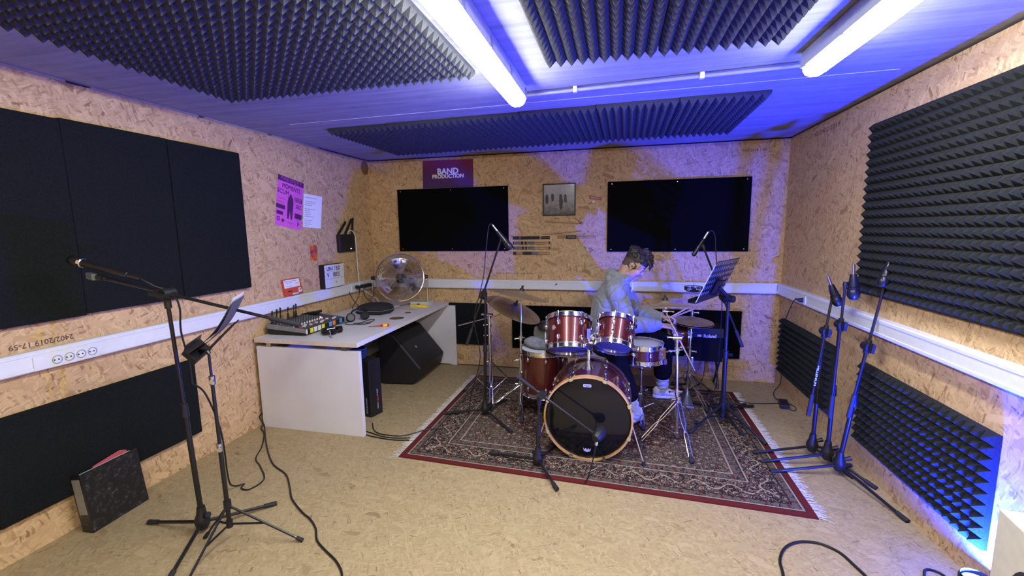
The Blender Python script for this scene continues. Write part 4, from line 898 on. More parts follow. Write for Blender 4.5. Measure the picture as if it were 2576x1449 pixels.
for f in ((-1.49, 1.68), (-1.985, 1.597), (-1.765, 1.28)):
    f = V((f[0], f[1], .008)); c0 = V((-1.83, 1.60, .20)); mid = c0.lerp(f, .5)
    l = build('leg', MB().cyl(c0, f, .0055, n=8), M['black_metal'], t); build('brace', MB().cyl((-1.83, 1.60, .10), mid, .005, n=8), M['black_metal'], t)
    d = (f - c0).normalized(); rubber(f - d * .03, f + d * .006, .009, l)
build('arm', MB().tube([q1, (-1.845, 1.60, .972), (-1.93, 1.615, .968)], .010, 8), M['black_metal'], t)
vr = V((-1.75, 1.6, 0)).normalized(); an = math.radians(-14); wv_ = V((vr.x * math.cos(an) - vr.y * math.sin(an), vr.x * math.sin(an) + vr.y * math.cos(an), 0)).normalized()
up_ = V((.245, .03, .25)).normalized(); side = wv_
lb0 = V((-1.925, 1.615, .965))
build('ledge', MB().obox(lb0, wv_ * .115, V((.026, .006, -.026)), V((.010, 0, .010))).obox(lb0 + V((-.022, 0, .035)), wv_ * .115, V((.004, .0, .002)), V((.010, 0, .022))), M['black_plastic'], t, 0, .003)
for s_ in (-.12, .0, .12): build('back_wire', MB().cyl(lb0 + wv_ * s_ * .9 + V((.028, 0, -.02)), lb0 + wv_ * s_ * .5 + up_ * .25 + V((.040, 0, -.035)), .0028), M['black_metal'], t)
def sheet(off, lift, w, h):
    k = MB(); n = 12; rows = []
    for i in range(n + 1):
        a = i / n; p = lb0 + V((.000 + off, 0, .012)) + up_ * h * a + V((-.035, 0, .035)) * (math.sin(a * PI) * -.55 + .25 * lift)
        if a > .85: p = p + V((.015, 0, .02)) * (a - .85) * 4
        rows.append([p - wv_ * w / 2, p, p + wv_ * w / 2])
    for r in rows: k.v += r
    for i in range(n):
        for j in range(2): q = i * 3 + j; k.f.append((q, q + 1, q + 4, q + 3))
    m_ = len(k.v); k.v += [v + V((.0008, 0, -.0008)) for v in k.v]; k.f += [tuple(reversed([x + m_ for x in f])) for f in k.f]
    return k
single('backing_sheet', sheet(.006, 0, .22, .325), mat('shaded_sheet_back', (.085, .080, .095), .7, var=.05), 'curved rear sheet with its shade coloured dark grey on the left music stand', 'backing_sheet', None)  # back of the sheets: its shade is put into a dark grey colour
single('sheet_music', sheet(-.006, .35, .215, .345), M['paper'], 'curved white music sheet with a curled top on the left music stand', 'paper')

# three boom stands folded together by the right wall
rg = 'folded boom stands by the right wall'
mic_stand('folded black boom stand farthest back of the three by the right wall', (1.275, 3.10), (1.290, 3.10, .845), [(.918, 3.052), (1.45, 3.20), (1.40, 2.86)], (1.215, 3.04, .312), (1.318, 3.10, 1.06), .55, 0, .10, rg)
mic_stand('folded black boom stand in the middle of the three by the right wall', (1.315, 2.985), (1.322, 2.985, .915), [(.933, 2.938), (1.465, 3.17), (1.470, 2.766)], (1.298, 2.95, .345), (1.332, 2.985, 1.13), .5, 0, .11, rg)
mic_stand('folded black boom stand nearest the camera of the three by the right wall', (1.335, 2.875), (1.418, 2.87, .815), [(.959, 2.825), (1.45, 3.0), (1.465, 2.47)], (1.345, 2.84, .40), (1.478, 2.87, 1.20), .55, 0, .10, rg)
wand_mic('stubby black microphone pointing down on the farthest folded stand', (1.345, 3.09, 1.035), (1.305, 3.10, 1.145), False, .030)
wand_mic('round black drum microphone on the middle folded stand', (1.372, 2.97, 1.10), (1.365, 2.975, 1.225), False, .034)
wand_mic('black drum microphone on the nearest folded stand', (1.455, 2.85, 1.19), (1.488, 2.87, 1.305), False, .030)
s = MB(); s.text('MILLENIUM', (1.2465, 3.0515, .565), (-.137, -.08, -1), (1, 0, -.137), .018, width=.13)
ob = build('pole_lettering', s, M['white_plastic'], None, 0)
ob2 = [o for o in C.objects if o.name.startswith('microphone_stand') and o.get('label', '').startswith('folded black boom stand farthest')][0]
ob.location = -wloc(ob2); ob.parent = ob2

# ------------------------------------------------------------------ drum builders
m, tt, b = newmat('wine_red_lacquer')
g0 = tt.new('ShaderNodeTexCoord').outputs['Object']
tt.l.new(tt.ramp(tt.noise(g0, 260, 2, .6).outputs['Fac'], [(.35, (.040, .0035, .004)), (.7, (.16, .016, .012))]), b.inputs['Base Color'])
b.inputs['Metallic'].default_value = .45; b.inputs['Roughness'].default_value = .32; b.inputs['Coat Weight'].default_value = 1; b.inputs['Coat Roughness'].default_value = .05
M['drum_shell'] = m
M['head_clear'] = mat('clear_film', (.10, .10, .13), .18, var=.05); M['head_white'] = mat('white_film', (.62, .62, .64), .45, var=.03)
M['head_black'] = mat('black_film', (.006, .006, .006), .10, var=.05); M['maple'] = mat('maple_hoop', (.52, .30, .10), .3, var=.15, scale=20, coat=.6)
M['dark_hoop'] = mat('dark_hoop', (.075, .012, .02), .25, coat=.8)
def drum(label, c, ax, R, dep, nl, cat='drum', top_m='head_white', bot_m='head_clear', group='drums of the kit', loc=None, lug_len=.045, a0=.3):
    c = V(c); a, b_, ax = frame(ax); t = thing('drum', label, cat, loc or tuple(c), group)
    bo = c - ax * dep / 2
    build('shell', MB().lathe([(R - .006, .004), (R, 0), (R, dep), (R - .006, dep - .004)], bo, ax, 48), M['drum_shell'], t)
    for nm, z, s_, hm in (('batter_head', dep, 1, top_m), ('resonant_head', 0, -1, bot_m)):
        o = bo + ax * z
        build(nm, MB().lathe([(R + .002, -.012 * s_), (R + .001, .004 * s_), (R - .008, .006 * s_), (0, .006 * s_)][::s_], o, ax, 48), M[hm], t)
        build('hoop', MB().lathe([(R + .004, -.018 * s_), (R + .013, -.018 * s_), (R + .013, -.014 * s_), (R + .007, -.010 * s_), (R + .007, .014 * s_), (R + .010, .018 * s_), (R + .004, .018 * s_)], o, ax, 48, True), M['chrome'], t)
    two = dep > .16
    for i in range(nl):
        th = 2 * PI * i / nl + a0; n_ = a * math.cos(th) + b_ * math.sin(th)
        for s_ in ((1, -1) if two else (0,)):
            z = dep / 2 + s_ * (dep / 2 - .055) if two else dep / 2
            p = bo + ax * z + n_ * R
            lg = build('lug', MB().ell(p + n_ * .006, .011, .011, lug_len / 2, Matrix((tuple(a), tuple(b_), tuple(ax))).transposed(), 10, 8).cyl(p + n_ * .004, p + n_ * .016, .009, .007, 10), M['chrome'], t)
            for q in ((s_,) if two else (1, -1)):
                e = bo + ax * (dep if q > 0 else 0) + n_ * (R + .010)
                build('tension_rod', MB().cyl(p + n_ * .010, e + ax * .012 * q, .003, n=8).cyl(e + ax * .010 * q, e + ax * .022 * q, .0055, n=8), M['chrome'], lg)
    return t, a, b_, ax, bo
def shell_badge(t, p, n_):
    build('badge', MB().lathe([(0, .002), (.016, .002), (.017, 0)], p, n_, 18).torus(V(p) + V(n_).normalized() * .002, n_, .017, .002, 20, 6).cyl(p, V(p) + V(n_).normalized() * .006, .005), M['chrome'], t)

# bass drum
KC, KR, KD = V((-.165, 2.735, .290)), .272, .44
t = thing('bass_drum', 'wine red bass drum with a black front head and natural wood hoop facing the room', 'drum', (-.165, 2.95, RZ), 'drums of the kit')
KY = V((0, 1, 0))
build('shell', MB().lathe([(KR - .006, .02), (KR, .02), (KR, KD - .02), (KR - .006, KD - .02)], KC, KY, 64), M['drum_shell'], t)
build('front_head', MB().lathe([(KR + .002, .02), (KR, .008), (KR - .012, .004), (0, .004)], KC, KY, 64), M['head_black'], t)
build('rear_head', MB().lathe([(0, KD - .004), (KR - .012, KD - .004), (KR + .002, KD - .02)], KC, KY, 64), M['head_white'], t)
build('front_hoop', MB().lathe([(KR + .003, -.008), (KR + .014, -.008), (KR + .014, .034), (KR + .003, .034)], KC, KY, 64, True), M['maple'], t, 30)
build('rear_hoop', MB().lathe([(KR + .003, KD - .034), (KR + .014, KD - .034), (KR + .014, KD + .008), (KR + .003, KD + .008)], KC, KY, 64, True), M['dark_hoop'], t, 30)
build('hoop_inlay', MB().lathe([(KR + .0145, KD - .020), (KR + .0150, KD - .020), (KR + .0150, KD - .008), (KR + .0145, KD - .008)], KC, KY, 64, True), M['steel'], t, 30)
for i in range(8):
    th = 2 * PI * (i + .5) / 8; n_ = V((math.cos(th), 0, math.sin(th))); tn = V((-n_.z, 0, n_.x))
    for y, s_ in ((0, 1), (KD, -1)):
        p = KC + KY * y + n_ * (KR + .012)
        cl = build('claw_hook', MB().obox(p + KY * (.012 * s_) + n_ * .004, tn * .012, KY * .026, n_ * .004).obox(p - KY * .010 * s_ - n_ * .004, tn * .012, KY * .003, n_ * .010).cyl(p + KY * .035 * s_ + n_ * .006, p + KY * .010 * s_ + n_ * .006, .007), M['chrome'], t)
        build('tension_rod', MB().cyl(p + KY * .03 * s_ + n_ * .006, KC + KY * (y + .13 * s_) + n_ * (KR + .018), .003, n=8), M['chrome'], cl)
        build('lug', MB().ell(KC + KY * (y + .145 * s_) + n_ * (KR + .010), .012, .022, .012).cyl(KC + KY * (y + .145 * s_) + n_ * KR, KC + KY * (y + .145 * s_) + n_ * (KR + .014), .010), M['chrome'], t)
rr = [(-.036, -.014), (.036, -.014), (.042, -.008), (.042, .008), (.036, .014), (-.036, .014), (-.042, .008), (-.042, -.008)]
mb_ = mat('badge_silver', (.45, .47, .62), .35)
build('top_badge', MB().prism([(x * .62, z * .72) for x, z in rr], KC + V((-.004, .003, .222)), (1, 0, 0), (0, 0, 1), (0, -.0015, 0)), mb_, t, 0)
s = MB().text('Pearl', KC + V((-.004, .0010, .222)), (1, 0, 0), (0, 0, 1), .017, width=.036); build('badge_lettering', s, M['ink'], t, 0)
cr = [(-.026, .014), (-.020, -.008), (0, -.014), (.020, -.008), (.026, .014), (.016, .002), (.009, .013), (0, .001), (-.009, .013), (-.016, .002)]
build('lower_badge', MB().prism(cr, KC + V((-.002, .003, -.215)), (1, 0, 0), (0, 0, 1), (0, -.0015, 0)), mb_, t, 0)
for sx in (-1, 1):
    p0 = KC + V((sx * (KR + .008) * .94, .10, -.06)); p1 = V((KC.x + sx * .355, KC.y - .0, RZ + .016))
    sp_ = build('spur', MB().cyl(p0 + V((0, 0, .06)), p1, .006).ell(p0, .018, .022, .026).cyl(p0, p0 + V((sx * .02, 0, .0)), .012), M['chrome'], t)
    rubber(p1 + V((0, 0, .012)), p1 - V((0, 0, .014)), .012, sp_)
# tom mount on the bass drum
hx, hy = -.176, 2.955
build('tom_mount', MB().lathe([(0.0, -.01), (.042, -.008), (.030, .018), (.016, .05), (.014, .055)], (hx, hy, .563), (0, 0, 1), 20).cyl((hx, hy, .56), (hx, hy, .765), .0115).cyl((hx, hy, .66), (hx, hy, .675), .016).cyl((hx - .03, hy, .74), (hx + .03, hy, .74), .014).cyl((hx, hy, .755), (hx, hy, .79), .018), M['chrome'], t)
for sx, (tx, tz) in ((-1, (-.195, .80)), (1, (-.115, .81))):
    build('tom_arm', MB().tube(curve_pts([(hx + sx * .012, hy, .775), (hx + sx * .03, hy + .005, .80), (tx + (-.01 if sx < 0 else .0), hy + .03, tz)], 5), .008, 8).ell((hx + sx * .03, hy - .005, .775), .016, .016, .016).cyl((hx + sx * .03, hy - .03, .775), (hx + sx * .03, hy, .775), .009), M['chrome'], t)
# rack toms
a1 = V((-.05, math.sin(.52), math.cos(.52))); a2 = V((.10, math.sin(.60), math.cos(.60)))
td, a, b_, ax, bo = drum('larger wine red rack tom, left of the two above the bass drum', (-.318, 3.02, .772), a1, .152, .215, 6, a0=.05)
n_ = V((-.62, -.75, .35)); n_ = (n_ - ax * n_.dot(ax)).normalized(); shell_badge(td, bo + ax * .125 + n_ * .152, n_)
build('tom_bracket', MB().obox(V((-.318, 3.02, .772)) + V((.145, -.07, .035)), (.012, .006, 0), (0, .022, 0), (0, 0, .035)).cyl((-.185, 2.96, .79), (-.165, 2.955, .80), .013), M['chrome'], td)
td, a, b_, ax, bo = drum('smaller wine red rack tom, right of the two above the bass drum', (.002, 3.02, .792), a2, .124, .185, 6, a0=.55)
n_ = V((.62, -.75, .3)); n_ = (n_ - ax * n_.dot(ax)).normalized(); shell_badge(td, bo + ax * .11 + n_ * .124, n_)
build('tom_bracket', MB().obox(V((.002, 3.02, .792)) + V((-.118, -.06, .03)), (.012, .006, 0), (0, .020, 0), (0, 0, .032)).cyl((-.11, 2.96, .80), (-.12, 2.95, .80), .013), M['chrome'], td)
# floor tom
FC = V((-.560, 3.46, .365))
td, a, b_, ax, bo = drum('large wine red floor tom standing left of the bass drum', FC, (0.0, .0, 1), .190, .345, 8, top_m='head_white', loc=(FC.x, FC.y, RZ), a0=.2)
for an in (3.75, 5.85, 1.7):
    n_ = V((math.cos(an), math.sin(an), 0)); p = FC + n_ * .206
    lg = build('leg', MB().tube([p + V((0, 0, .10)), p + V((0, 0, -.25)), V((p.x + n_.x * .02, p.y + n_.y * .02, RZ + .02))], .0055, 8).obox(p - n_ * .004 + V((0, 0, -.02)), n_ * .010, V((-n_.y, n_.x, 0)) * .014, (0, 0, .03)).cyl(p, p + n_ * .03, .009), M['chrome'], td)
    q = V((p.x + n_.x * .02, p.y + n_.y * .02, RZ)); rubber(q + V((0, 0, .035)), q, .011, lg)
# things lying on the floor tom
ft = FC.z + .345 / 2 + .009
k = solid(MB().ell((-.655, 3.47, ft + .042), .085, .07, .045).ell((-.60, 3.42, ft + .030), .09, .06, .032).ell((-.56, 3.47, ft + .030), .06, .06, .034), .008, 4)
for v in k.v: v.z = max(ft + .0012, v.z + .006 * noise.noise(v * 24)) if v.z > ft + .004 else ft + .0012
single('cloth', k, mat('grey_cloth', (.17, .175, .185), .9, var=.2, bump=.3), 'crumpled grey cloth lying on the floor tom', 'cloth')
t = thing('small_case', 'small olive grey case with a black domed top behind the left rack tom', 'case', (-.60, 3.60, ft))
build('case_body', MB().prism([(-.085, .0), (.075, .0), (.085, .055), (.08, .12), (-.09, .145), (-.10, .09)], (-.575, 3.56, ft + .002), (1, 0, 0), (0, 0, 1), (0, .07, 0)), mat('olive_grey', (.10, .098, .082), .7, var=.15), t, 0, .008)
build('dome', MB().lathe([(.072, 0), (.075, .01), (.066, .04), (.045, .062), (0, .07)], (-.570, 3.595, ft + .128), (0, 0, 1), 20).cyl((-.572, 3.53, ft + .14), (-.572, 3.525, ft + .14), .006), M['black_plastic'], t)
build('strap', MB().box((-.575, 3.556, ft + .002), (-.565, 3.560, ft + .12)), M['white_board'], t, 0)
# snare drum on its stand
SC = V((.205, 3.50, .548))
td, a, b_, ax, bo = drum('shallow wine red snare drum on a chrome stand in front of the drummer', SC, (0.02, .0, 1), .156, .115, 8, 'snare drum', top_m='head_white', a0=.35)
n_ = V((-.35, -.93, 0)).normalized(); shell_badge(td, SC + n_ * .156, n_)
n_ = V((.93, -.36, 0)).normalized()
build('strainer', MB().obox(SC + n_ * .168, n_ * .014, V((-n_.y, n_.x, 0)) * .02, (0, 0, .045)).cyl(SC + n_ * .19 + V((0, 0, .02)), SC + n_ * .215 + V((0, 0, .03)), .006).obox(SC + n_ * .185 + V((0, 0, -.06)), n_ * .008, V((-n_.y, n_.x, 0)) * .015, (0, 0, .018)), M['chrome'], td)
def tripod(t, c, hub_z, low_z, feet, gz, mm='chrome', double=True, r=.0045):
    c = V((c[0], c[1], 0))
    for f in feet:
        f = V((f[0], f[1], gz + .014)); h = c + V((0, 0, hub_z)); d = (f - h); side = V((-d.y, d.x, 0)).normalized()
        k = MB()
        if double:
            for s_ in (-1, 1): k.tube([h + side * .012 * s_, h + d * .08 + side * .014 * s_, h + d * .42 + side * .013 * s_, h + d * .52 + side * .004 * s_, h + d * .60 + side * .012 * s_, h + d * .93 + side * .012 * s_, f + side * .004 * s_], r, 6)
        else: k.cyl(h, f, .0085)
        k.tube([c + V((0, 0, low_z)), h + d * .55], r * .9, 6)
        l = build('leg', k, M[mm], t); dn = d.normalized(); rubber(f - dn * .035, f + dn * .012, .013, l)
def wing(k, p, d, r=.014):
    p, d = V(p), V(d).normalized(); k.cyl(p, p + d * .03, .006).obox(p + d * .034, d * .006, frame(d)[0] * r, frame(d)[1] * .004)
t = thing('snare_stand', 'chrome basket stand under the snare drum', 'drum stand', (SC.x, SC.y, RZ))
k = MB().cyl((SC.x, SC.y, .06), (SC.x, SC.y, .40), .010).cyl((SC.x, SC.y, .22), (SC.x, SC.y, .26), .016); wing(k, (SC.x + .01, SC.y - .01, .24), (1, -.3, 0)); k.ell((SC.x, SC.y, .41), .018, .018, .022)
build('post', k, M['chrome'], t)
for i in range(3):
    an = .4 + i * 2 * PI / 3; n_ = V((math.cos(an), math.sin(an), 0))
    build('basket_arm', MB().tube([V((SC.x, SC.y, .41)), SC + n_ * .17 + V((0, 0, -.080)), SC + n_ * .180 + V((0, 0, -.045))], .006, 8), M['chrome'], t)
tripod(t, (SC.x, SC.y), .20, .07, [(.215 + .0, 3.24), (.42, 3.63), (.0, 3.64)], RZ)

# ------------------------------------------------------------------ cymbals and their stands
m, tt, b = newmat('cymbal_bronze')
g0 = tt.new('ShaderNodeTexCoord').outputs['Object']
tt.l.new(tt.ramp(tt.noise(g0, 9, 4, .6).outputs['Fac'], [(.3, (.27, .19, .10)), (.7, (.42, .32, .19))]), b.inputs['Base Color']); b.inputs['Metallic'].default_value = .6; b.inputs['Roughness'].default_value = .42
M['cymbal'] = m
def cymbal(label, c, n_, R, name='cymbal', cat='cymbal', felt=True):
    c, n_ = V(c), V(n_).normalized(); t = thing(name, label, cat, tuple(c), 'cymbals of the kit')
    pr = [(0, .032), (R * .10, .029), (R * .17, .017), (R * .22, .010), (R * .5, .003), (R * .8, -.006), (R, -.014)]
    k = MB().lathe(pr + [(r, z - .0018) for r, z in pr[::-1]], c - n_ * .02, n_, 56); build('bow', k, M['cymbal'], t)
    if felt: build('felt_washer', MB().cyl(c + n_ * .010, c + n_ * .028, .020, .018).cyl(c + n_ * .028, c + n_ * .05, .009).obox(c + n_ * .045, frame(n_)[0] * .02, frame(n_)[1] * .005, n_ * .008), M['black_plastic'], t)
    return t
def cymbal_stand(label, base, gz, feet, hub_z, top, boom=None, low=.06, clutches=(), group='cymbal stands'):
    t = thing('cymbal_stand', label, 'cymbal stand', (base[0], base[1], gz), group); b0 = V((base[0], base[1], 0)); top = V(top)
    tripod(t, base, hub_z, low + gz, feet, gz)
    p0 = b0 + V((0, 0, low + gz - .02)); n = len(clutches) + 1; prev = p0; zs = list(clutches) + [None]
    for i, z in enumerate(zs):
        e = top if z is None else p0.lerp(top, (z - p0.z) / (top.z - p0.z))
        build(('lower_tube', 'middle_tube', 'upper_tube', 'top_tube')[i], MB().cyl(prev, e, (.0125, .0105, .0085, .007)[i]), M['chrome'], t)
        if z is not None:
            k = MB().cyl(e - V((0, 0, .022)), e + V((0, 0, .015)), .0165); wing(k, e + V((-.014, -.004, -.005)), (-1, -.25, 0)); k.cyl(e + V((.012, -.004, 0)), e + V((.035, -.01, .008)), .005)
            build('height_clamp', k, M['chrome'], t)
        prev = e
    k = MB().cyl(b0 + V((0, 0, hub_z - .02)), b0 + V((0, 0, hub_z + .025)), .019); k.cyl(b0 + V((0, 0, low + gz - .02)), b0 + V((0, 0, low + gz + .02)), .018); wing(k, b0 + V((-.015, 0, hub_z)), (-1, -.2, 0)); build('tripod_collar', k, M['chrome'], t)
    if boom:
        a, e = V(boom[0]), V(boom[1]); d = (e - a).normalized()
        k = MB().cyl(top - V((0, 0, .02)), top + V((0, 0, .02)), .014); k.cyl(top + V((-.03, 0, .012)), top + V((.03, 0, .012)), .016); wing(k, top + V((-.03, 0, .012)), (-1, 0, .1), .018)
        build('boom_tilter', k, M['chrome'], t); build('boom_arm', MB().cyl(a, e, .0065), M['chrome'], t)
        k = MB().cyl(e - V((.018, 0, 0)), e + V((.018, 0, 0)), .013).cyl(e, e + V((0, 0, .07)), .004).cyl(e + V((0, 0, .02)), e + V((0, 0, .032)), .014); wing(k, e + V((.018, 0, 0)), (1, -.2, 0)); build('cymbal_tilter', k, M['chrome'], t)
    else:
        k = MB().ell(top, .014, .014, .018).cyl(top, top + V((0, 0, .06)), .004).cyl(top + V((.01, -.005, 0)), top + V((.035, -.01, .01)), .008); wing(k, top + V((.03, -.008, .008)), (1, -.2, .2)); build('cymbal_tilter', k, M['chrome'], t)
    return t
cymbal_stand('straight chrome stand of the upper left crash cymbal beside the floor tom', (-.775, 3.48), RZ, [(-.700, 3.175), (-1.03, 3.37), (-.80, 3.80)], .215, (-.757, 3.48, .945), None, .04, (.43, .615))
cymbal('thin bronze crash cymbal, upper one on the left', (-.755, 3.48, 1.003), (.21, .10, 1), .228)
cymbal_stand('chrome boom stand of the tilted ride cymbal at the left rear of the kit', (-1.085, 3.66), RZ, [(-1.0, 3.37), (-1.36, 3.72), (-.86, 3.86)], .34, (-1.088, 3.66, .752), ((-1.374, 3.64, .661), (-.882, 3.71, .795)), .05, (.585, .68))
cymbal('large bronze ride cymbal tilted down to the right, lower one on the left', (-.860, 3.69, .845), (.42, -.05, .90), .255)
cymbal_stand('chrome boom stand of the right crash cymbal in front of the hi-hat', (.442, 3.16), RZ, [(.49, 2.825), (.175, 3.02), (.62, 3.42)], .30, (.421, 3.16, .735), ((.544, 3.16, .520), (.336, 3.16, .935)), .03, (.36, .66))
cymbal('thin crash cymbal seen edge on, right of the drummer', (.333, 3.16, 1.000), (-.03, .162, 1), .205)
# hi-hat
t = thing('hi_hat_stand', 'chrome hi-hat stand with a pedal right of the drummer', 'cymbal stand', (.63, 3.97, RZ), 'cymbal stands')
tripod(t, (.63, 3.97), .235, .07, [(.74, 3.68), (.86, 4.15), (.46, 4.17)], RZ)
build('lower_tube', MB().cyl((.63, 3.97, .05), (.635, 3.97, .44), .0125).cyl((.63, 3.97, .21), (.63, 3.97, .25), .019), M['chrome'], t)
k = MB().cyl((.635, 3.97, .42), (.635, 3.97, .455), .0165); wing(k, (.65, 3.96, .44), (1, -.2, 0)); k.cyl((.62, 3.96, .40), (.59, 3.95, .40), .006); build('height_clamp', k, M['chrome'], t)
build('upper_tube', MB().cyl((.635, 3.97, .44), (.640, 3.97, .665), .0095), M['chrome'], t); build('pull_rod', MB().cyl((.640, 3.97, .66), (.645, 3.97, 1.045), .003), M['chrome'], t)
k = MB().cyl((.643, 3.97, .745), (.643, 3.97, .80), .009).cyl((.643, 3.97, .765), (.643, 3.97, .785), .017); wing(k, (.655, 3.965, .78), (1, 0, 0)); build('clutch', k, M['chrome'], t)
build('pedal', MB().obox((.60, 3.86, RZ + .035), (.045, 0, 0), (0, .13, .025), (0, -.002, .004)).box((.55, 3.73, RZ), (.65, 3.77, RZ + .02)), M['steel'], t)
build('memory_lock', MB().obox((.655, 3.955, .35), (.012, 0, 0), (0, .008, 0), (0, 0, .04)), M['steel'], t, 0, .006)
hn = V((.06, -.04, 1))
cymbal('upper hi-hat cymbal of dark bronze right of the drummer', (.643, 3.97, .738), hn, .178, 'hi_hat_cymbal', 'cymbal', False)
t = thing('hi_hat_cymbal', 'lower hi-hat cymbal of dark bronze, turned upside down', 'cymbal', (.643, 3.97, .700), 'cymbals of the kit')
pr = [(0, -.030), (.018, -.027), (.03, -.014), (.04, -.006), (.09, .004), (.14, .014), (.178, .024)]
build('bow', MB().lathe(pr + [(r, z - .0018) for r, z in pr[::-1]], V((.643, 3.97, .668)), hn, 56), M['cymbal'], t)
t = thing('jingle_ring', 'small black jingle ring on top of the hi-hat rod', 'jingle ring', (.645, 3.97, .985), None)
build('upper_hoop', MB().torus((.645, 3.97, 1.002), (0, 0, 1), .072, .004, 32, 6), M['black_plastic'], t); build('lower_hoop', MB().torus((.645, 3.97, .968), (0, 0, 1), .056, .004, 32, 6), M['black_plastic'], t)
build('spoke', MB().cyl((.589, 3.97, .968), (.701, 3.97, .968), .004).cyl((.645, 3.914, .968), (.645, 4.026, .968), .004).cyl((.645, 3.97, .955), (.645, 3.97, 1.0), .009), M['black_plastic'], t)
for i in range(8):
    an = 2 * PI * i / 8; n_ = V((math.cos(an), math.sin(an), 0)); build('jingle', MB().cyl((.645 + n_.x * .063, 3.97 + n_.y * .063, .974), (.645 + n_.x * .063, 3.97 + n_.y * .063, .996), .010, .012, 8), M['steel'] if i % 2 else M['black_plastic'], t)
# bass drum pedal
t = thing('bass_pedal', 'chrome bass drum pedal behind the bass drum', 'pedal', (-.165, 3.32, RZ))
build('base_plate', MB().box((-.215, 3.19, RZ), (-.115, 3.47, RZ + .008)), M['steel'], t, 0, .003); build('footboard', MB().obox((-.165, 3.34, RZ + .055), (.042, 0, 0), (0, .13, -.035), (0, .001, .004)), M['chrome'], t, 0, .002)
build('post', MB().cyl((-.215, 3.21, RZ), (-.215, 3.21, .22), .008).cyl((-.115, 3.21, RZ), (-.115, 3.21, .22), .008).cyl((-.23, 3.21, .22), (-.10, 3.21, .22), .007), M['chrome'], t)
build('beater', MB().cyl((-.165, 3.215, .22), (-.165, 3.235, .36), .004).ell((-.165, 3.225, .37), .026, .022, .026), M['rubber'], t)

# ------------------------------------------------------------------ microphones at the kit
mic_stand('low black boom stand with the bass drum microphone in front of the kit', (-.470, 2.60), (-.458, 2.60, .455), [(-.80, 2.67), (-.318, 2.36), (-.36, 2.92)], (-.60, 2.62, .582), (-.150, 2.60, .282), .5, RZ, .07, 'microphone stands', (0, -1, .2))
t = thing('microphone', 'round black bass drum microphone in front of the black drum head', 'microphone', (-.09, 2.61, .25), 'microphones')
build('body', MB().lathe([(0, -.045), (.022, -.044), (.030, -.03), (.038, .0), (.040, .035), (.034, .05), (0, .052)], (-.092, 2.60, .252), (.35, .9, .2), 22), M['black_plastic'], t)
build('grille', MB().lathe([(.036, .045), (.036, .055), (.02, .064), (0, .066)], (-.092, 2.60, .252), (.35, .9, .2), 22), M['black_metal'], t)
build('connector', MB().cyl((-.100, 2.585, .222), (-.103, 2.575, .196), .010), M['chrome'], t)
single('cable', MB().tube(curve_pts([(-.103, 2.575, .196), (-.112, 2.565, .15), (-.125, 2.56, .08), (-.140, 2.55, .02), (-.145, 2.52, .014), (-.155, 2.48, .0125), (-.16, 2.455, .012)]), .0042, 6), M['cable'], 'black lead hanging from the bass drum microphone to the rug', 'cable')
mic_stand('tall black boom stand of the left overhead microphone beside the ride cymbal', (-1.025, 3.27), (-1.000, 3.27, 1.005), [(-1.35, 3.214), (-.745, 3.005), (-.93, 3.60)], (-1.165, 3.27, .60), (-.868, 3.27, 1.43), .55, RZ, .08, 'microphone stands')
wand_mic('left overhead microphone above the ride cymbal, pointing down to the right', (-.795, 3.26, 1.383), (-.892, 3.26, 1.505), False, .027)
single('cable', MB().tube(curve_pts([(-.925, 3.26, 1.548), (-.945, 3.26, 1.556), (-.962, 3.26, 1.52), (-.985, 3.262, 1.35), (-1.01, 3.262, 1.15), (-1.04, 3.25, 1.02), (-1.09, 3.245, .80), (-1.05, 3.25, .50), (-1.13, 3.25, .2), (-1.17, 3.27, .016)]), .0035, 6), M['cable'], 'thin black lead of the left overhead microphone hanging beside its stand', 'cable')
mic_stand('tall black boom stand of the right overhead microphone behind the perforated music stand', (.845, 3.66), (.835, 3.60, .985), [(.905, 3.30), (1.12, 3.86), (.60, 3.86)], (.950, 3.60, .60), (.652, 3.60, 1.335), .5, RZ, .08, 'microphone stands')
wand_mic('right overhead microphone above the hi-hat, pointing down to the left', (.578, 3.60, 1.302), (.646, 3.60, 1.425), False, .0165)
single('cable', MB().tube(curve_pts([(.680, 3.60, 1.472), (.70, 3.60, 1.482), (.722, 3.60, 1.44), (.735, 3.60, 1.30), (.755, 3.60, 1.15), (.79, 3.61, .98), (.80, 3.62, .80), (.79, 3.63, .3), (.74, 3.64, .016)]), .0035, 6), M['cable'], 'thin black lead of the right overhead microphone hanging behind the music stand', 'cable')
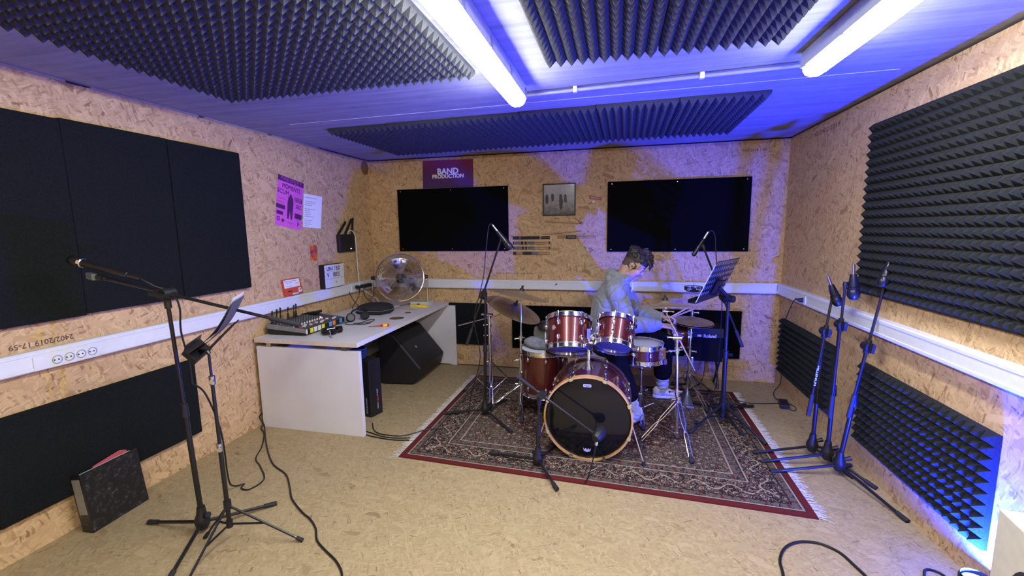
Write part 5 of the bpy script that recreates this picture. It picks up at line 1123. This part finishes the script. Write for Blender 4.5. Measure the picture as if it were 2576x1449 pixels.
# perforated music stand
t = thing('music_stand', 'black perforated music stand right of the drummer, seen from behind', 'music stand', (.815, 3.50, RZ))
pw = V((.909 - .67, 3.62 - 3.20, 0)); W2 = pw.length / 2; pw.normalize(); pb = V((-pw.y, pw.x, 0)); pb = pb if pb.x < 0 else -pb           # pb: towards the drummer
pu_ = (V((0, 0, 1)) * math.cos(.42) - pb * math.sin(.42)); pc_t = V((.79, 3.41, 1.277)); pn = pw.cross(pu_).normalized()
PH = .33; k = MB(); nc, nr = 12, 7
def pp(a, h): return pc_t + pw * (a * 2 * W2) - pu_ * (PH * (1 - h))
xs_ = [-.5 + i / nc for i in range(nc + 1)]; zs_ = [i / nr for i in range(nr + 1)]
for i in range(nc):                                            # a plate with slots: frame strips around every slot
    for j in range(nr):
        x0, x1, z0, z1 = xs_[i], xs_[i + 1], zs_[j], zs_[j + 1]
        if 4 <= i <= 7 and 1 <= j <= 3 or j == 0: k.add([pp(x0, z0), pp(x1, z0), pp(x1, z1), pp(x0, z1)], [(0, 1, 2, 3)]); continue
        u0, u1, v0, v1 = x0 + .22 / nc, x1 - .22 / nc, z0 + .24 / nr, z1 - .18 / nr
        k.add([pp(x0, z0), pp(x1, z0), pp(x1, z1), pp(x0, z1), pp(u0, v0), pp(u1, v0), pp(u1, v1), pp(u0, v1)], [(0, 1, 5, 4), (1, 2, 6, 5), (2, 3, 7, 6), (3, 0, 4, 7)])
pl = build('desk_plate', k, M['black_metal'], t, 0)
sd = pl.modifiers.new('thick', 'SOLIDIFY'); sd.thickness = .002
lp0 = pp(0, 0)
build('ledge', MB().obox(lp0 + pb * .030, pw * W2, pb * .030, V((0, 0, .0015))).obox(lp0 + pb * .060 + V((0, 0, .012)), pw * W2, pb * .001, V((0, 0, .012))), M['black_metal'], t, 0)
mc = pp(0, .33); ptop = V((.815, 3.50, .965))
build('tilt_clamp', MB().obox(mc - pb * .02, pw * .05, pb * .012, pu_ * .05).cyl(mc - pb * .03 - pw * .02, ptop + V((0, 0, .02)), .014).cyl(ptop + V((.03, -.03, .015)), ptop + V((-.02, .02, .015)), .026), M['black_plastic'], t)
build('pole', MB().cyl((.815, 3.50, .08), (.815, 3.50, .56), .0155), M['black_metal'], t); build('upper_pole', MB().cyl((.815, 3.50, .56), ptop, .0115), M['black_metal'], t)
build('height_clutch', MB().cyl((.815, 3.50, .53), (.815, 3.50, .58), .020).cyl((.815, 3.50, .555), (.855, 3.47, .555), .009, .014), M['black_plastic'], t)
build('hub', MB().cyl((.815, 3.50, .13), (.815, 3.50, .18), .024), M['black_plastic'], t); build('hub', MB().cyl((.815, 3.50, .05), (.815, 3.50, .09), .020), M['black_plastic'], t)
for f in ((.545, 3.25), (1.023, 3.185), (1.073, 3.88)):
    f = V((f[0], f[1], RZ + .012)); h = V((.815, 3.50, .165)); l = build('leg', MB().cyl(h, f, .0095), M['black_metal'], t); build('brace', MB().cyl((.815, 3.50, .07), h.lerp(f, .5), .006), M['black_metal'], t); d = (f - h).normalized(); rubber(f - d * .05, f + d * .01, .0115, l)
single('sheet_music', MB().obox(pp(-.30, .46) + pn * (.006 if pn.dot(pb) > 0 else -.006), pw * .105, pu_ * .148, pn * .0008), M['paper'], 'white sheet standing on the perforated music stand', 'paper', None, 0)

# keyboard amplifier behind the hi-hat
t = thing('small_amplifier', 'small black amplifier with white lettering on a tilted stand behind the hi-hat', 'amplifier', (.82, 4.36, 0))
build('cabinet', MB().prism([(.0, .27), (.20, .30), (.19, .60), (.02, .585)], (.665, 4.24, 0), (0, 1, 0), (0, 0, 1), (.30, 0, 0)), M['tolex'], t, 0, .008)
pn_blue = mat('amp_panel', (.030, .031, .036), .8, spec=.2)
build('control_panel', MB().add([(.668, 4.244, .50), (.962, 4.244, .50), (.962, 4.252, .582), (.668, 4.252, .582)], [(0, 1, 2, 3)]), pn_blue, t, 0)
for v in (C.objects[-1].data.vertices): v.co.y -= .006
s = MB().text('Roland', (.846, 4.236, .512), (1, 0, 0), (0, .1, 1), .042, width=.105, bold=.0012); s.obox((.757, 4.239, .512), (.017, 0, 0), (0, .0006, 0), (0, 0, .011)); build('lettering', s, M['paper'], t, 0)
k = MB()
for x in (.69, .94): k.cyl((x, 4.40, .29), (x - .0, 4.26, .012), .010).cyl((x, 4.26, .262), (x, 4.45, .012), .010)
k.cyl((.68, 4.30, .275), (.95, 4.30, .275), .009).cyl((.68, 4.42, .29), (.95, 4.42, .29), .009); build('stand_frame', k, M['black_metal'], t)
single('cable', MB().tube(curve_pts([(.86, 4.45, .33), (.86, 4.47, .2), (.84, 4.42, .08), (.80, 4.36, .02), (.72, 4.25, .014), (.70, 4.12, .016)]), .0035, 6), M['cable'], 'thin black lead looping down from the small amplifier', 'cable')
# small red drum hung behind the hi-hat
td, a, b_, ax, bo = drum('small wine red drum on its side behind the hi-hat cymbals', (.565, 4.16, .545), (1, .12, .05), .135, .125, 6, a0=.8)
k = MB().cyl((.565, 4.16, .40), (.565, 4.24, .03), .010).cyl((.565, 4.24, .03), (.44, 4.32, .012), .009).cyl((.565, 4.24, .03), (.68, 4.33, .012), .009).cyl((.565, 4.24, .03), (.55, 4.10, .021), .009); k.obox((.565, 4.17, .405), (.05, 0, 0), (0, .04, 0), (0, 0, .008)); build('support_stand', k, M['black_metal'], td)

# ------------------------------------------------------------------ drum throne and the drummer
t = thing('drum_throne', 'round black drum throne under the seated drummer', 'stool', (-.02, 3.80, RZ))
build('seat_pad', MB().lathe([(0, .0), (.15, .0), (.165, .015), (.17, .045), (.155, .07), (.10, .08), (0, .082)], (-.02, 3.80, .430), (0, 0, 1), 36), mat('seat_vinyl', (.014, .014, .016), .5), t)
build('post', MB().cyl((-.02, 3.80, .10), (-.02, 3.80, .435), .013).cyl((-.02, 3.80, .28), (-.02, 3.80, .33), .019), M['chrome'], t)
tripod(t, (-.02, 3.80), .26, .08, [(.20, 3.68 + .2), (-.23, 3.98), (-.16, 3.55)], RZ)

t = thing('person', 'drummer in a grey hooded sweatshirt, seated in profile, head bowed, reaching to the right', 'person', (-.02, 3.80, RZ))
def ring(c, d, rx, ry, up=(0, 1, 0), n=20):
    """ring of points round c, across direction d; rx along the sideways axis `up`, ry along the other"""
    d = V(d).normalized(); a = V(up); a = (a - d * a.dot(d)).normalized(); b = d.cross(a); c = V(c)
    return [c + a * rx * math.cos(2 * PI * i / n) + b * ry * math.sin(2 * PI * i / n) for i in range(n)]
def limb(k, pts, rs, up=(0, 1, 0), flat=1.0, n=16, steps=5):
    """tapering limb through joints"""
    P = curve_pts(pts, steps); m_ = len(P); rr = []
    for i in range(m_):
        q = i / steps; j = min(int(q), len(rs) - 2); f_ = q - j; rr.append(rs[j] * (1 - f_) + rs[j + 1] * f_)
    rings = []
    for i in range(m_):
        d = P[min(i + 1, m_ - 1)] - P[max(i - 1, 0)]; rings.append(ring(P[i], d, rr[i], rr[i] * flat, up, n))
    k.loft(rings); k.ell(P[0], rr[0], rr[0], rr[0] * flat); k.ell(P[-1], rr[-1], rr[-1], rr[-1])
    return k
# joints
HIP = V((-.03, 3.79, .575)); WAIST = V((-.055, 3.785, .72)); CHEST = V((-.025, 3.765, .92)); NECK = V((.045, 3.755, 1.095))
shR, shL = V((.005, 3.60, 1.020)), V((.030, 3.925, 1.020))
elR, wrR = V((.110, 3.575, .765)), V((.345, 3.60, .738))
elL, wrL = V((.190, 3.960, .790)), V((.375, 3.80, .765))
hpR, knR, anR = V((-.02, 3.69, .56)), V((.00, 3.40, .535)), V((.150, 3.345, .115))
hpL, knL, anL = V((-.01, 3.87, .56)), V((.405, 3.905, .530)), V((.415, 3.945, .125))
# head: axes for a bowed profile
hf = V((.80, -.10, -.60)).normalized(); hs = V((0.10, 1, 0)); hs = (hs - hf * hs.dot(hf)).normalized(); hu = hf.cross(hs); hu = hu if hu.z > 0 else -hu
HC = V((.150, 3.745, 1.215)); HM = Matrix((tuple(hf), tuple(hs), tuple(hu))).transposed()
def hp(x, y, z): return HC + hf * x + hs * y + hu * z
def hell(k, c, r, n=18, m=12): return k.ell(hp(*c), r[0], r[1], r[2], HM, n, m)
body = MB()
hell(body, (-.004, 0, .020), (.093, .074, .092), 26, 18); hell(body, (.022, 0, -.050), (.066, .058, .080), 22, 16); hell(body, (.030, 0, -.088), (.052, .045, .040)); hell(body, (.066, 0, -.116), (.020, .022, .018))
hell(body, (.078, 0, .006), (.018, .048, .016)); hell(body, (.056, .032, -.045), (.030, .024, .030)); hell(body, (.056, -.032, -.045), (.030, .024, .030))
body.loft([ring(hp(.084, 0, -.004), hf * .3 - hu, .0085, .008, hs, 12), ring(hp(.092, 0, -.024), hf * .5 - hu, .0115, .011, hs, 12), ring(hp(.099, 0, -.040), hf * .2 - hu, .0145, .012, hs, 12), ring(hp(.090, 0, -.052), -hu, .012, .009, hs, 12)])
hell(body, (.086, 0, -.074), (.013, .022, .0065)); hell(body, (.083, 0, -.086), (.013, .020, .007)); hell(body, (.075, 0, -.10), (.016, .020, .010))
for s_ in (-1, 1):                                             # ears with a rim and a lobe
    body.torus(hp(-.012, s_ * .074, -.018), hs * s_ + hf * .35, .018, .0050, 20, 8); hell(body, (-.010, s_ * .071, -.018), (.020, .006, .026)); hell(body, (-.004, s_ * .074, -.046), (.010, .006, .010))
limb(body, [hp(-.035, 0, -.035), NECK.lerp(hp(-.03, 0, -.06), .5), NECK + V((-.01, 0, -.01)), CHEST + V((-.02, 0, .10))], [.058, .055, .060, .075], (0, 1, 0))
body.loft([ring(HIP + V((0, 0, -.06)), (0, 0, 1), .155, .115), ring(HIP, (0, 0, 1), .165, .12), ring(WAIST, (-.1, 0, 1), .140, .105), ring(CHEST, (.1, 0, 1), .165, .115), ring(CHEST.lerp(NECK, .6), (.3, 0, 1), .135, .085), ring(NECK, (.4, 0, 1), .055, .055)])
for sh, el, wr in ((shR, elR, wrR), (shL, elL, wrL)):
    limb(body, [CHEST.lerp(NECK, .55), sh, sh.lerp(el, .5) + V((0, 0, -.0)), el, el.lerp(wr, .45), wr], [.06, .052, .045, .038, .036, .026])
for hpj, kn, an in ((hpR, knR, anR), (hpL, knL, anL)):
    limb(body, [hpj, hpj.lerp(kn, .5), kn, kn.lerp(an, .35) + V((-.012, 0, 0)), an], [.080, .070, .054, .050, .036])
# hands: palm, five fingers with knuckles, thumb from the side
def hand(k, wr, fwd, back, thumb, curl, size=1.0):
    fwd = V(fwd).normalized(); back = V(back); back = (back - fwd * back.dot(fwd)).normalized(); side = V(thumb); side = (side - fwd * side.dot(fwd) - back * side.dot(back)).normalized()
    wr = V(wr); z = size
    k.loft([ring(wr - fwd * .012, fwd, .028 * z, .020 * z, side, 14), ring(wr + fwd * .018 * z, fwd, .034 * z, .017 * z, side, 14), ring(wr + fwd * .055 * z, fwd, .042 * z, .015 * z, side, 14), ring(wr + fwd * .088 * z, fwd, .040 * z, .012 * z, side, 14)])
    for i, (off, L) in enumerate(((.031, .072), (.0105, .082), (-.0105, .076), (-.031, .060))):
        p = wr + fwd * (.088 - .004 * abs(i - 1)) * z + side * off * z; d = fwd; pts = [p - fwd * .012 * z, p]; c_ = curl[i]
        for q, seg in enumerate((.45, .32, .23)):
            an = c_ * (.55, 1.0, .7)[q]; ax = d.cross(-back).normalized(); d = (Matrix.Rotation(an, 3, ax) @ d)
            p = p + d * L * seg * z; pts.append(p); back_ = back
        k.tube(curve_pts(pts, 3), [(.0095 - .0028 * j / 12) * z for j in range(3 * (len(pts) - 1) + 1)], 8); k.ell(pts[-1], .0068 * z, .0068 * z, .0068 * z)
    p = wr + fwd * .022 * z + side * .026 * z - back * .004; d = (fwd * .55 + side * .75 - back * .35).normalized(); pts = [p - d * .01, p]
    for q, seg in enumerate((.038, .030, .022)):
        p = p + d * seg * z; pts.append(p); d = (d * .8 + fwd * .45 - back * .22).normalized()
    k.tube(curve_pts(pts, 3), [(.0125 - .004 * j / 12) * z for j in range(3 * (len(pts) - 1) + 1)], 8); k.ell(pts[-1], .0082 * z, .0082 * z, .0082 * z)
hand(body, wrR, (.97, .05, -.10), (.1, -.25, .95), (.1, .95, .2), (.55, .65, .72, .8), .93)
hand(body, wrL, (.90, -.25, .05), (.05, .20, .97), (.1, -.95, -.2), (.9, 1.0, 1.05, 1.1), .93)
for an, toe in ((anR, V((-.75, -.60, -.30))), (anL, V((1, .05, -.30)))):
    toe = toe.normalized(); limb(body, [an, an + V((.0, 0, -.055)), an + toe * .10 + V((0, 0, -.045)), an + toe * .17 + V((0, 0, -.03))], [.034, .036, .032, .022])
body = solid(body, .0042, 3, .45)
bo_ = build('body', body, M['skin'], t, 80)
# eyes, brows
for s_ in (-1, 1):
    e = build('eye', MB().ell(hp(.0695, s_ * .030, -.015), .0115, .0115, .0115), mat('eye_white', (.75, .74, .72), .25), bo_)
    build('iris', MB().ell(hp(.0790, s_ * .031, -.019), .0035, .0052, .0052, HM), M['ink'], e)
    build('eyelid', MB().ell(hp(.0705, s_ * .031, -.0105), .0130, .0160, .0105, HM), M['skin'], bo_)
    build('eyebrow', MB().tube(curve_pts([hp(.088, s_ * .014, .010), hp(.086, s_ * .03, .016), hp(.074, s_ * .048, .012)], 4), [.0035, .0038, .004, .004, .0042, .0042, .0038, .003, .002], 6), mat('brow_hair', (.02, .013, .010), .8), bo_)
    if s_ < 0: build('earphone', MB().ell(hp(-.006, -.077, -.022), .006, .006, .007, HM), M['black_plastic'], bo_)
# hair: close cropped sides, longer brown top falling over the brow
m, tt, b = newmat('dark_brown_hair'); g0 = tt.new('ShaderNodeTexCoord').outputs['Object']
tt.l.new(tt.ramp(tt.noise(g0, 90, 3, .6).outputs['Fac'], [(.3, (.010, .007, .006)), (.75, (.045, .030, .022))]), b.inputs['Base Color']); b.inputs['Roughness'].default_value = .6
h = MB(); hell(h, (-.008, 0, .040), (.100, .076, .092), 26, 18); hell(h, (.035, 0, .078), (.070, .060, .045)); hell(h, (-.05, 0, .06), (.062, .066, .062))
R_ = random.Random(9)
for i in range(210):
    an = R_.uniform(-PI, PI); el = R_.uniform(.25, 1.45)
    d = V((math.cos(an) * math.cos(el), math.sin(an) * math.cos(el), math.sin(el))); p = V((-.006 + d.x * .092, d.y * .072, .036 + d.z * .090))
    fl = V((.9, d.y * .5, .18)) if d.x > -.2 else V((d.x * .8, d.y * .6, -.5)); L = R_.uniform(.035, .062) if el > .6 or d.x > .3 else R_.uniform(.015, .028)
    tdir = (d * .75 + fl.normalized() * .8 + V((R_.uniform(-.3, .3), R_.uniform(-.3, .3), R_.uniform(-.2, .2)))).normalized()
    e = p + tdir * L + V((0, 0, -.010)); h.tube([hp(*p), hp(*((p + e) / 2 + d * .006)), hp(*e)], [.0095, .0075, .0020], 6)
for i in range(26):                                            # fringe hanging forward over the forehead
    y = -.05 + .1 * i / 25; p = V((.070, y, .078 + R_.uniform(-.006, .01))); h.tube([hp(*p), hp(.108 + R_.uniform(-.006, .01), y * 1.05, .070), hp(.117 + R_.uniform(-.01, .012), y * 1.1, .034 + R_.uniform(-.016, .012))], [.011, .0085, .002], 6)
h = solid(h, .0045, 1, .4)
for v in h.v:                                                  # keep the hair off the face, ears and neck
    q = HM.transposed() @ (v - HC)
    lim = .030 if q.x > .02 else (.004 if q.x > -.03 else -.030)
    if q.z < lim and q.x < .085: q.z = lim; q.x *= .9; q.y *= .86; v[:] = hp(*q)[:]
hair = build('hair', h, m, t, 80)
h = MB(); hell(h, (-.012, 0, .006), (.0885, .0752, .080), 26, 18); hell(h, (-.050, 0, -.030), (.046, .058, .052)); h = solid(h, .005, 2, .4)
for v in h.v:
    q = HM.transposed() @ (v - HC)
    if q.x > .030: q.x = .030; q.y *= .9; v[:] = hp(*q)[:]
build('cropped_hair', h, mat('cropped_hair', (.085, .055, .045), .8, var=.2, scale=200), t, 80)

# grey hooded sweatshirt
m, tt, b = newmat('grey_sweat_fabric'); g0 = tt.new('ShaderNodeTexCoord').outputs['Object']
tt.l.new(tt.ramp(tt.noise(g0, 220, 4, .7).outputs['Fac'], [(.3, (.175, .187, .182)), (.7, (.25, .262, .255))]), b.inputs['Base Color']); b.inputs['Roughness'].default_value = .95; b.inputs['Sheen Weight'].default_value = .25; b.inputs['Specular IOR Level'].default_value = .15
bp = tt.new('ShaderNodeBump'); bp.inputs['Strength'].default_value = .35; bp.inputs['Distance'].default_value = .002; tt.l.new(tt.noise(g0, 500, 2, .6).outputs['Fac'], bp.inputs['Height']); tt.l.new(bp.outputs[0], b.inputs['Normal'])
M['sweat'] = m
k = MB()
k.loft([ring(HIP + V((-.012, 0, -.055)), (0, 0, 1), .176, .140), ring(HIP + V((-.014, 0, .03)), (0, 0, 1), .196, .160), ring(WAIST + V((-.012, 0, 0)), (-.08, 0, 1), .200, .152), ring(WAIST.lerp(CHEST, .5) + V((-.018, 0, 0)), (.05, 0, 1), .203, .150), ring(CHEST + V((-.018, 0, 0)), (.12, 0, 1), .200, .142), ring(CHEST.lerp(NECK, .45) + V((-.014, 0, .005)), (.3, 0, 1), .180, .118), ring(CHEST.lerp(NECK, .75) + V((-.005, 0, .0)), (.4, 0, 1), .135, .092), ring(NECK + V((.0, 0, .002)), (.5, 0, 1), .080, .078)])
for sh, el, wr, bl in ((shR, elR, wrR, V((-.01, -.01, -.025))), (shL, elL, wrL, V((-.01, .01, -.025)))):
    limb(k, [CHEST.lerp(NECK, .5) + (sh - CHEST) * .35, sh + V((-.006, 0, -.012)), sh.lerp(el, .5) + V((-.012, 0, 0)), el + bl * .7, el.lerp(wr, .38) + bl * .5, el.lerp(wr, .75) + V((0, 0, -.010)), wr - (wr - el).normalized() * .012], [.088, .085, .078, .071, .066, .056, .038])
hb = NECK + V((-.055, 0, .005))                                # hood lying on the back and round the neck
for i in range(15):
    a = -2.55 + 5.1 * i / 14; q = NECK + V((-.015 - .078 * math.cos(a), .098 * math.sin(a), .022 + .028 * math.cos(a))); k.ell(q, .034 + .012 * max(0, math.cos(a)), .030, .030 + .006 * max(0, math.cos(a)))
k.ell(NECK + V((-.105, 0, -.005)), .040, .115, .055); k.ell(NECK + V((-.115, 0, -.055)), .030, .10, .06)
k = solid(k, .0065, 3, .5)
for v in k.v:                                                  # folds in the cloth
    w = v.copy(); w.x *= 1.2; f_ = noise.noise(w * 9) * .6 + noise.noise(V((w.x * 26, w.y * 12, w.z * 7 + w.x * 12))) * .55
    s_ = 1.0 if w.z > .62 else .4
    r_ = max(0, 1 - (w - elR).length / .14) + max(0, 1 - (w - shR).length / .12) * .6
    f2 = noise.noise(V((w.x * 20 + w.z * 22, w.y * 6, w.z * 18 - w.x * 18)))
    dv_ = V((w.x + .03, w.y - 3.77, 0)); dv_ = dv_.normalized() if dv_.length > 0 else V((1, 0, 0))
    f3 = abs(noise.noise(V((w.x * 11 + w.z * 4, w.y * 5, w.z * 9 - w.x * 7))))
    v += dv_ * (.009 * f_ + .015 * f2 * r_ - .009 * max(0, .16 - f3) / .16 * s_) * s_
sw = build('sweatshirt', k, M['sweat'], t, 80)
for wr, el in ((wrR, elR), (wrL, elL)):
    d = (wr - el).normalized(); k = MB().lathe([(.030, -.045), (.040, -.042), (.041, -.012), (.036, .006), (.029, .008)], wr, d, 24); build('cuff', k, M['sweat'], sw)
build('hem_band', MB().loft([ring(HIP + V((-.012, 0, z)), (0, 0, 1), rx, ry, (0, 1, 0), 36) for z, rx, ry in ((-.065, .168, .135), (-.062, .180, .146), (-.010, .182, .148), (-.004, .178, .142))], False), M['sweat'], sw)
for s_ in (-1, 1): build('drawstring', MB().tube(curve_pts([NECK + V((.075, .03 * s_, .0)), NECK + V((.090, .035 * s_, -.05)), NECK + V((.082, .04 * s_, -.11))], 4), .003, 6), M['white_cable'], sw)
# trousers, socks, shoes
m1 = mat('black_trousers', (.005, .005, .006), .95, var=.25, scale=30, bump=.3, spec=.08)
k = MB(); k.loft([ring(HIP + V((-.0, 0, -.085)), (0, 0, 1), .150, .125), ring(HIP + V((-.01, 0, -.04)), (0, 0, 1), .172, .140), ring(HIP + V((-.01, 0, .02)), (0, 0, 1), .160, .132)])
for hpj, kn, an in ((hpR, knR, anR), (hpL, knL, anL)):
    limb(k, [hpj, hpj.lerp(kn, .5), kn + V((.005, 0, .005)), kn.lerp(an, .35), kn.lerp(an, .70)], [.094, .090, .078, .080, .080])
k = solid(k, .0075, 5, .5)
for v in k.v: v += V((noise.noise(v * 14), noise.noise(v * 14 + V((5, 0, 0))), 0)) * .006
build('trousers', k, m1, t, 80)
ms = mat('grey_sock', (.42, .43, .46), .9, var=.12, scale=60, bump=.4); msh = mat('white_shoe', (.66, .66, .66), .6, var=.06); mso = mat('shoe_sole', (.70, .70, .68), .55, var=.05)
for kn, an, toe in ((knR, anR, V((-.75, -.60, 0))), (knL, anL, V((1, .06, 0)))):
    toe = toe.normalized(); sd_ = V((-toe.y, toe.x, 0))
    k = MB(); limb(k, [kn.lerp(an, .66), kn.lerp(an, .85), an + V((.004, 0, -.02)), an + V((.0, 0, -.055))], [.058, .055, .050, .046])
    k = solid(k, .006, 3, .5)
    for v in k.v: v += V((1, 1, 0)) * .004 * math.sin(v.z * 160 + 3 * noise.noise(v * 20))
    build('sock', k, ms, t, 80)
    gz = RZ + .002 if an is not anR else RZ + .030
    o = V((an.x, an.y, gz)) - toe * .075
    def sec(a, w, h0, h1): return [o + toe * a + sd_ * w * math.cos(2 * PI * i / 16) + V((0, 0, h0 + (h1 - h0) * (.5 + .5 * math.sin(2 * PI * i / 16)))) for i in range(16)]
    sh_ = build('shoe', MB().loft([sec(-.004, .018, .02, .075), sec(.02, .036, .016, .098), (sec(.08, .041, .016, .100)), sec(.14, .043, .016, .078), sec(.20, .047, .016, .060), sec(.25, .042, .016, .046), sec(.282, .022, .018, .034)]), msh, t, 60)
    sol = [(-.008, .016), (.02, .036), (.08, .038), (.14, .040), (.20, .049), (.25, .044), (.285, .024), (.290, 0)]
    out = [(a, w) for a, w in sol] + [(a, -w) for a, w in sol[::-1][1:]]
    build('sole', MB().prism(out, o, toe, sd_, (0, 0, .022)), mso, sh_, 0, .004)
# the pair of drumsticks in the far hand
for i, (p0, p1, lb) in enumerate((((.385, 3.765, .735), (.640, 3.86, .872), 'pale drumstick in the drummer\'s hand, steeper of the two'), ((.390, 3.775, .738), (.700, 3.90, .850), 'pale drumstick in the drummer\'s hand, flatter of the two'))):
    p0, p1 = V(p0), V(p1); L = (p1 - p0).length
    single('drumstick', MB().lathe([(.001, 0), (.0065, .004), (.0072, .02), (.0072, L * .72), (.0035, L * .955), (.0048, L * .975), (.004, L * .992), (.0005, L)], p0, p1 - p0, 10), M['stick_wood'], lb, 'drumstick', 'drumsticks in the hand')
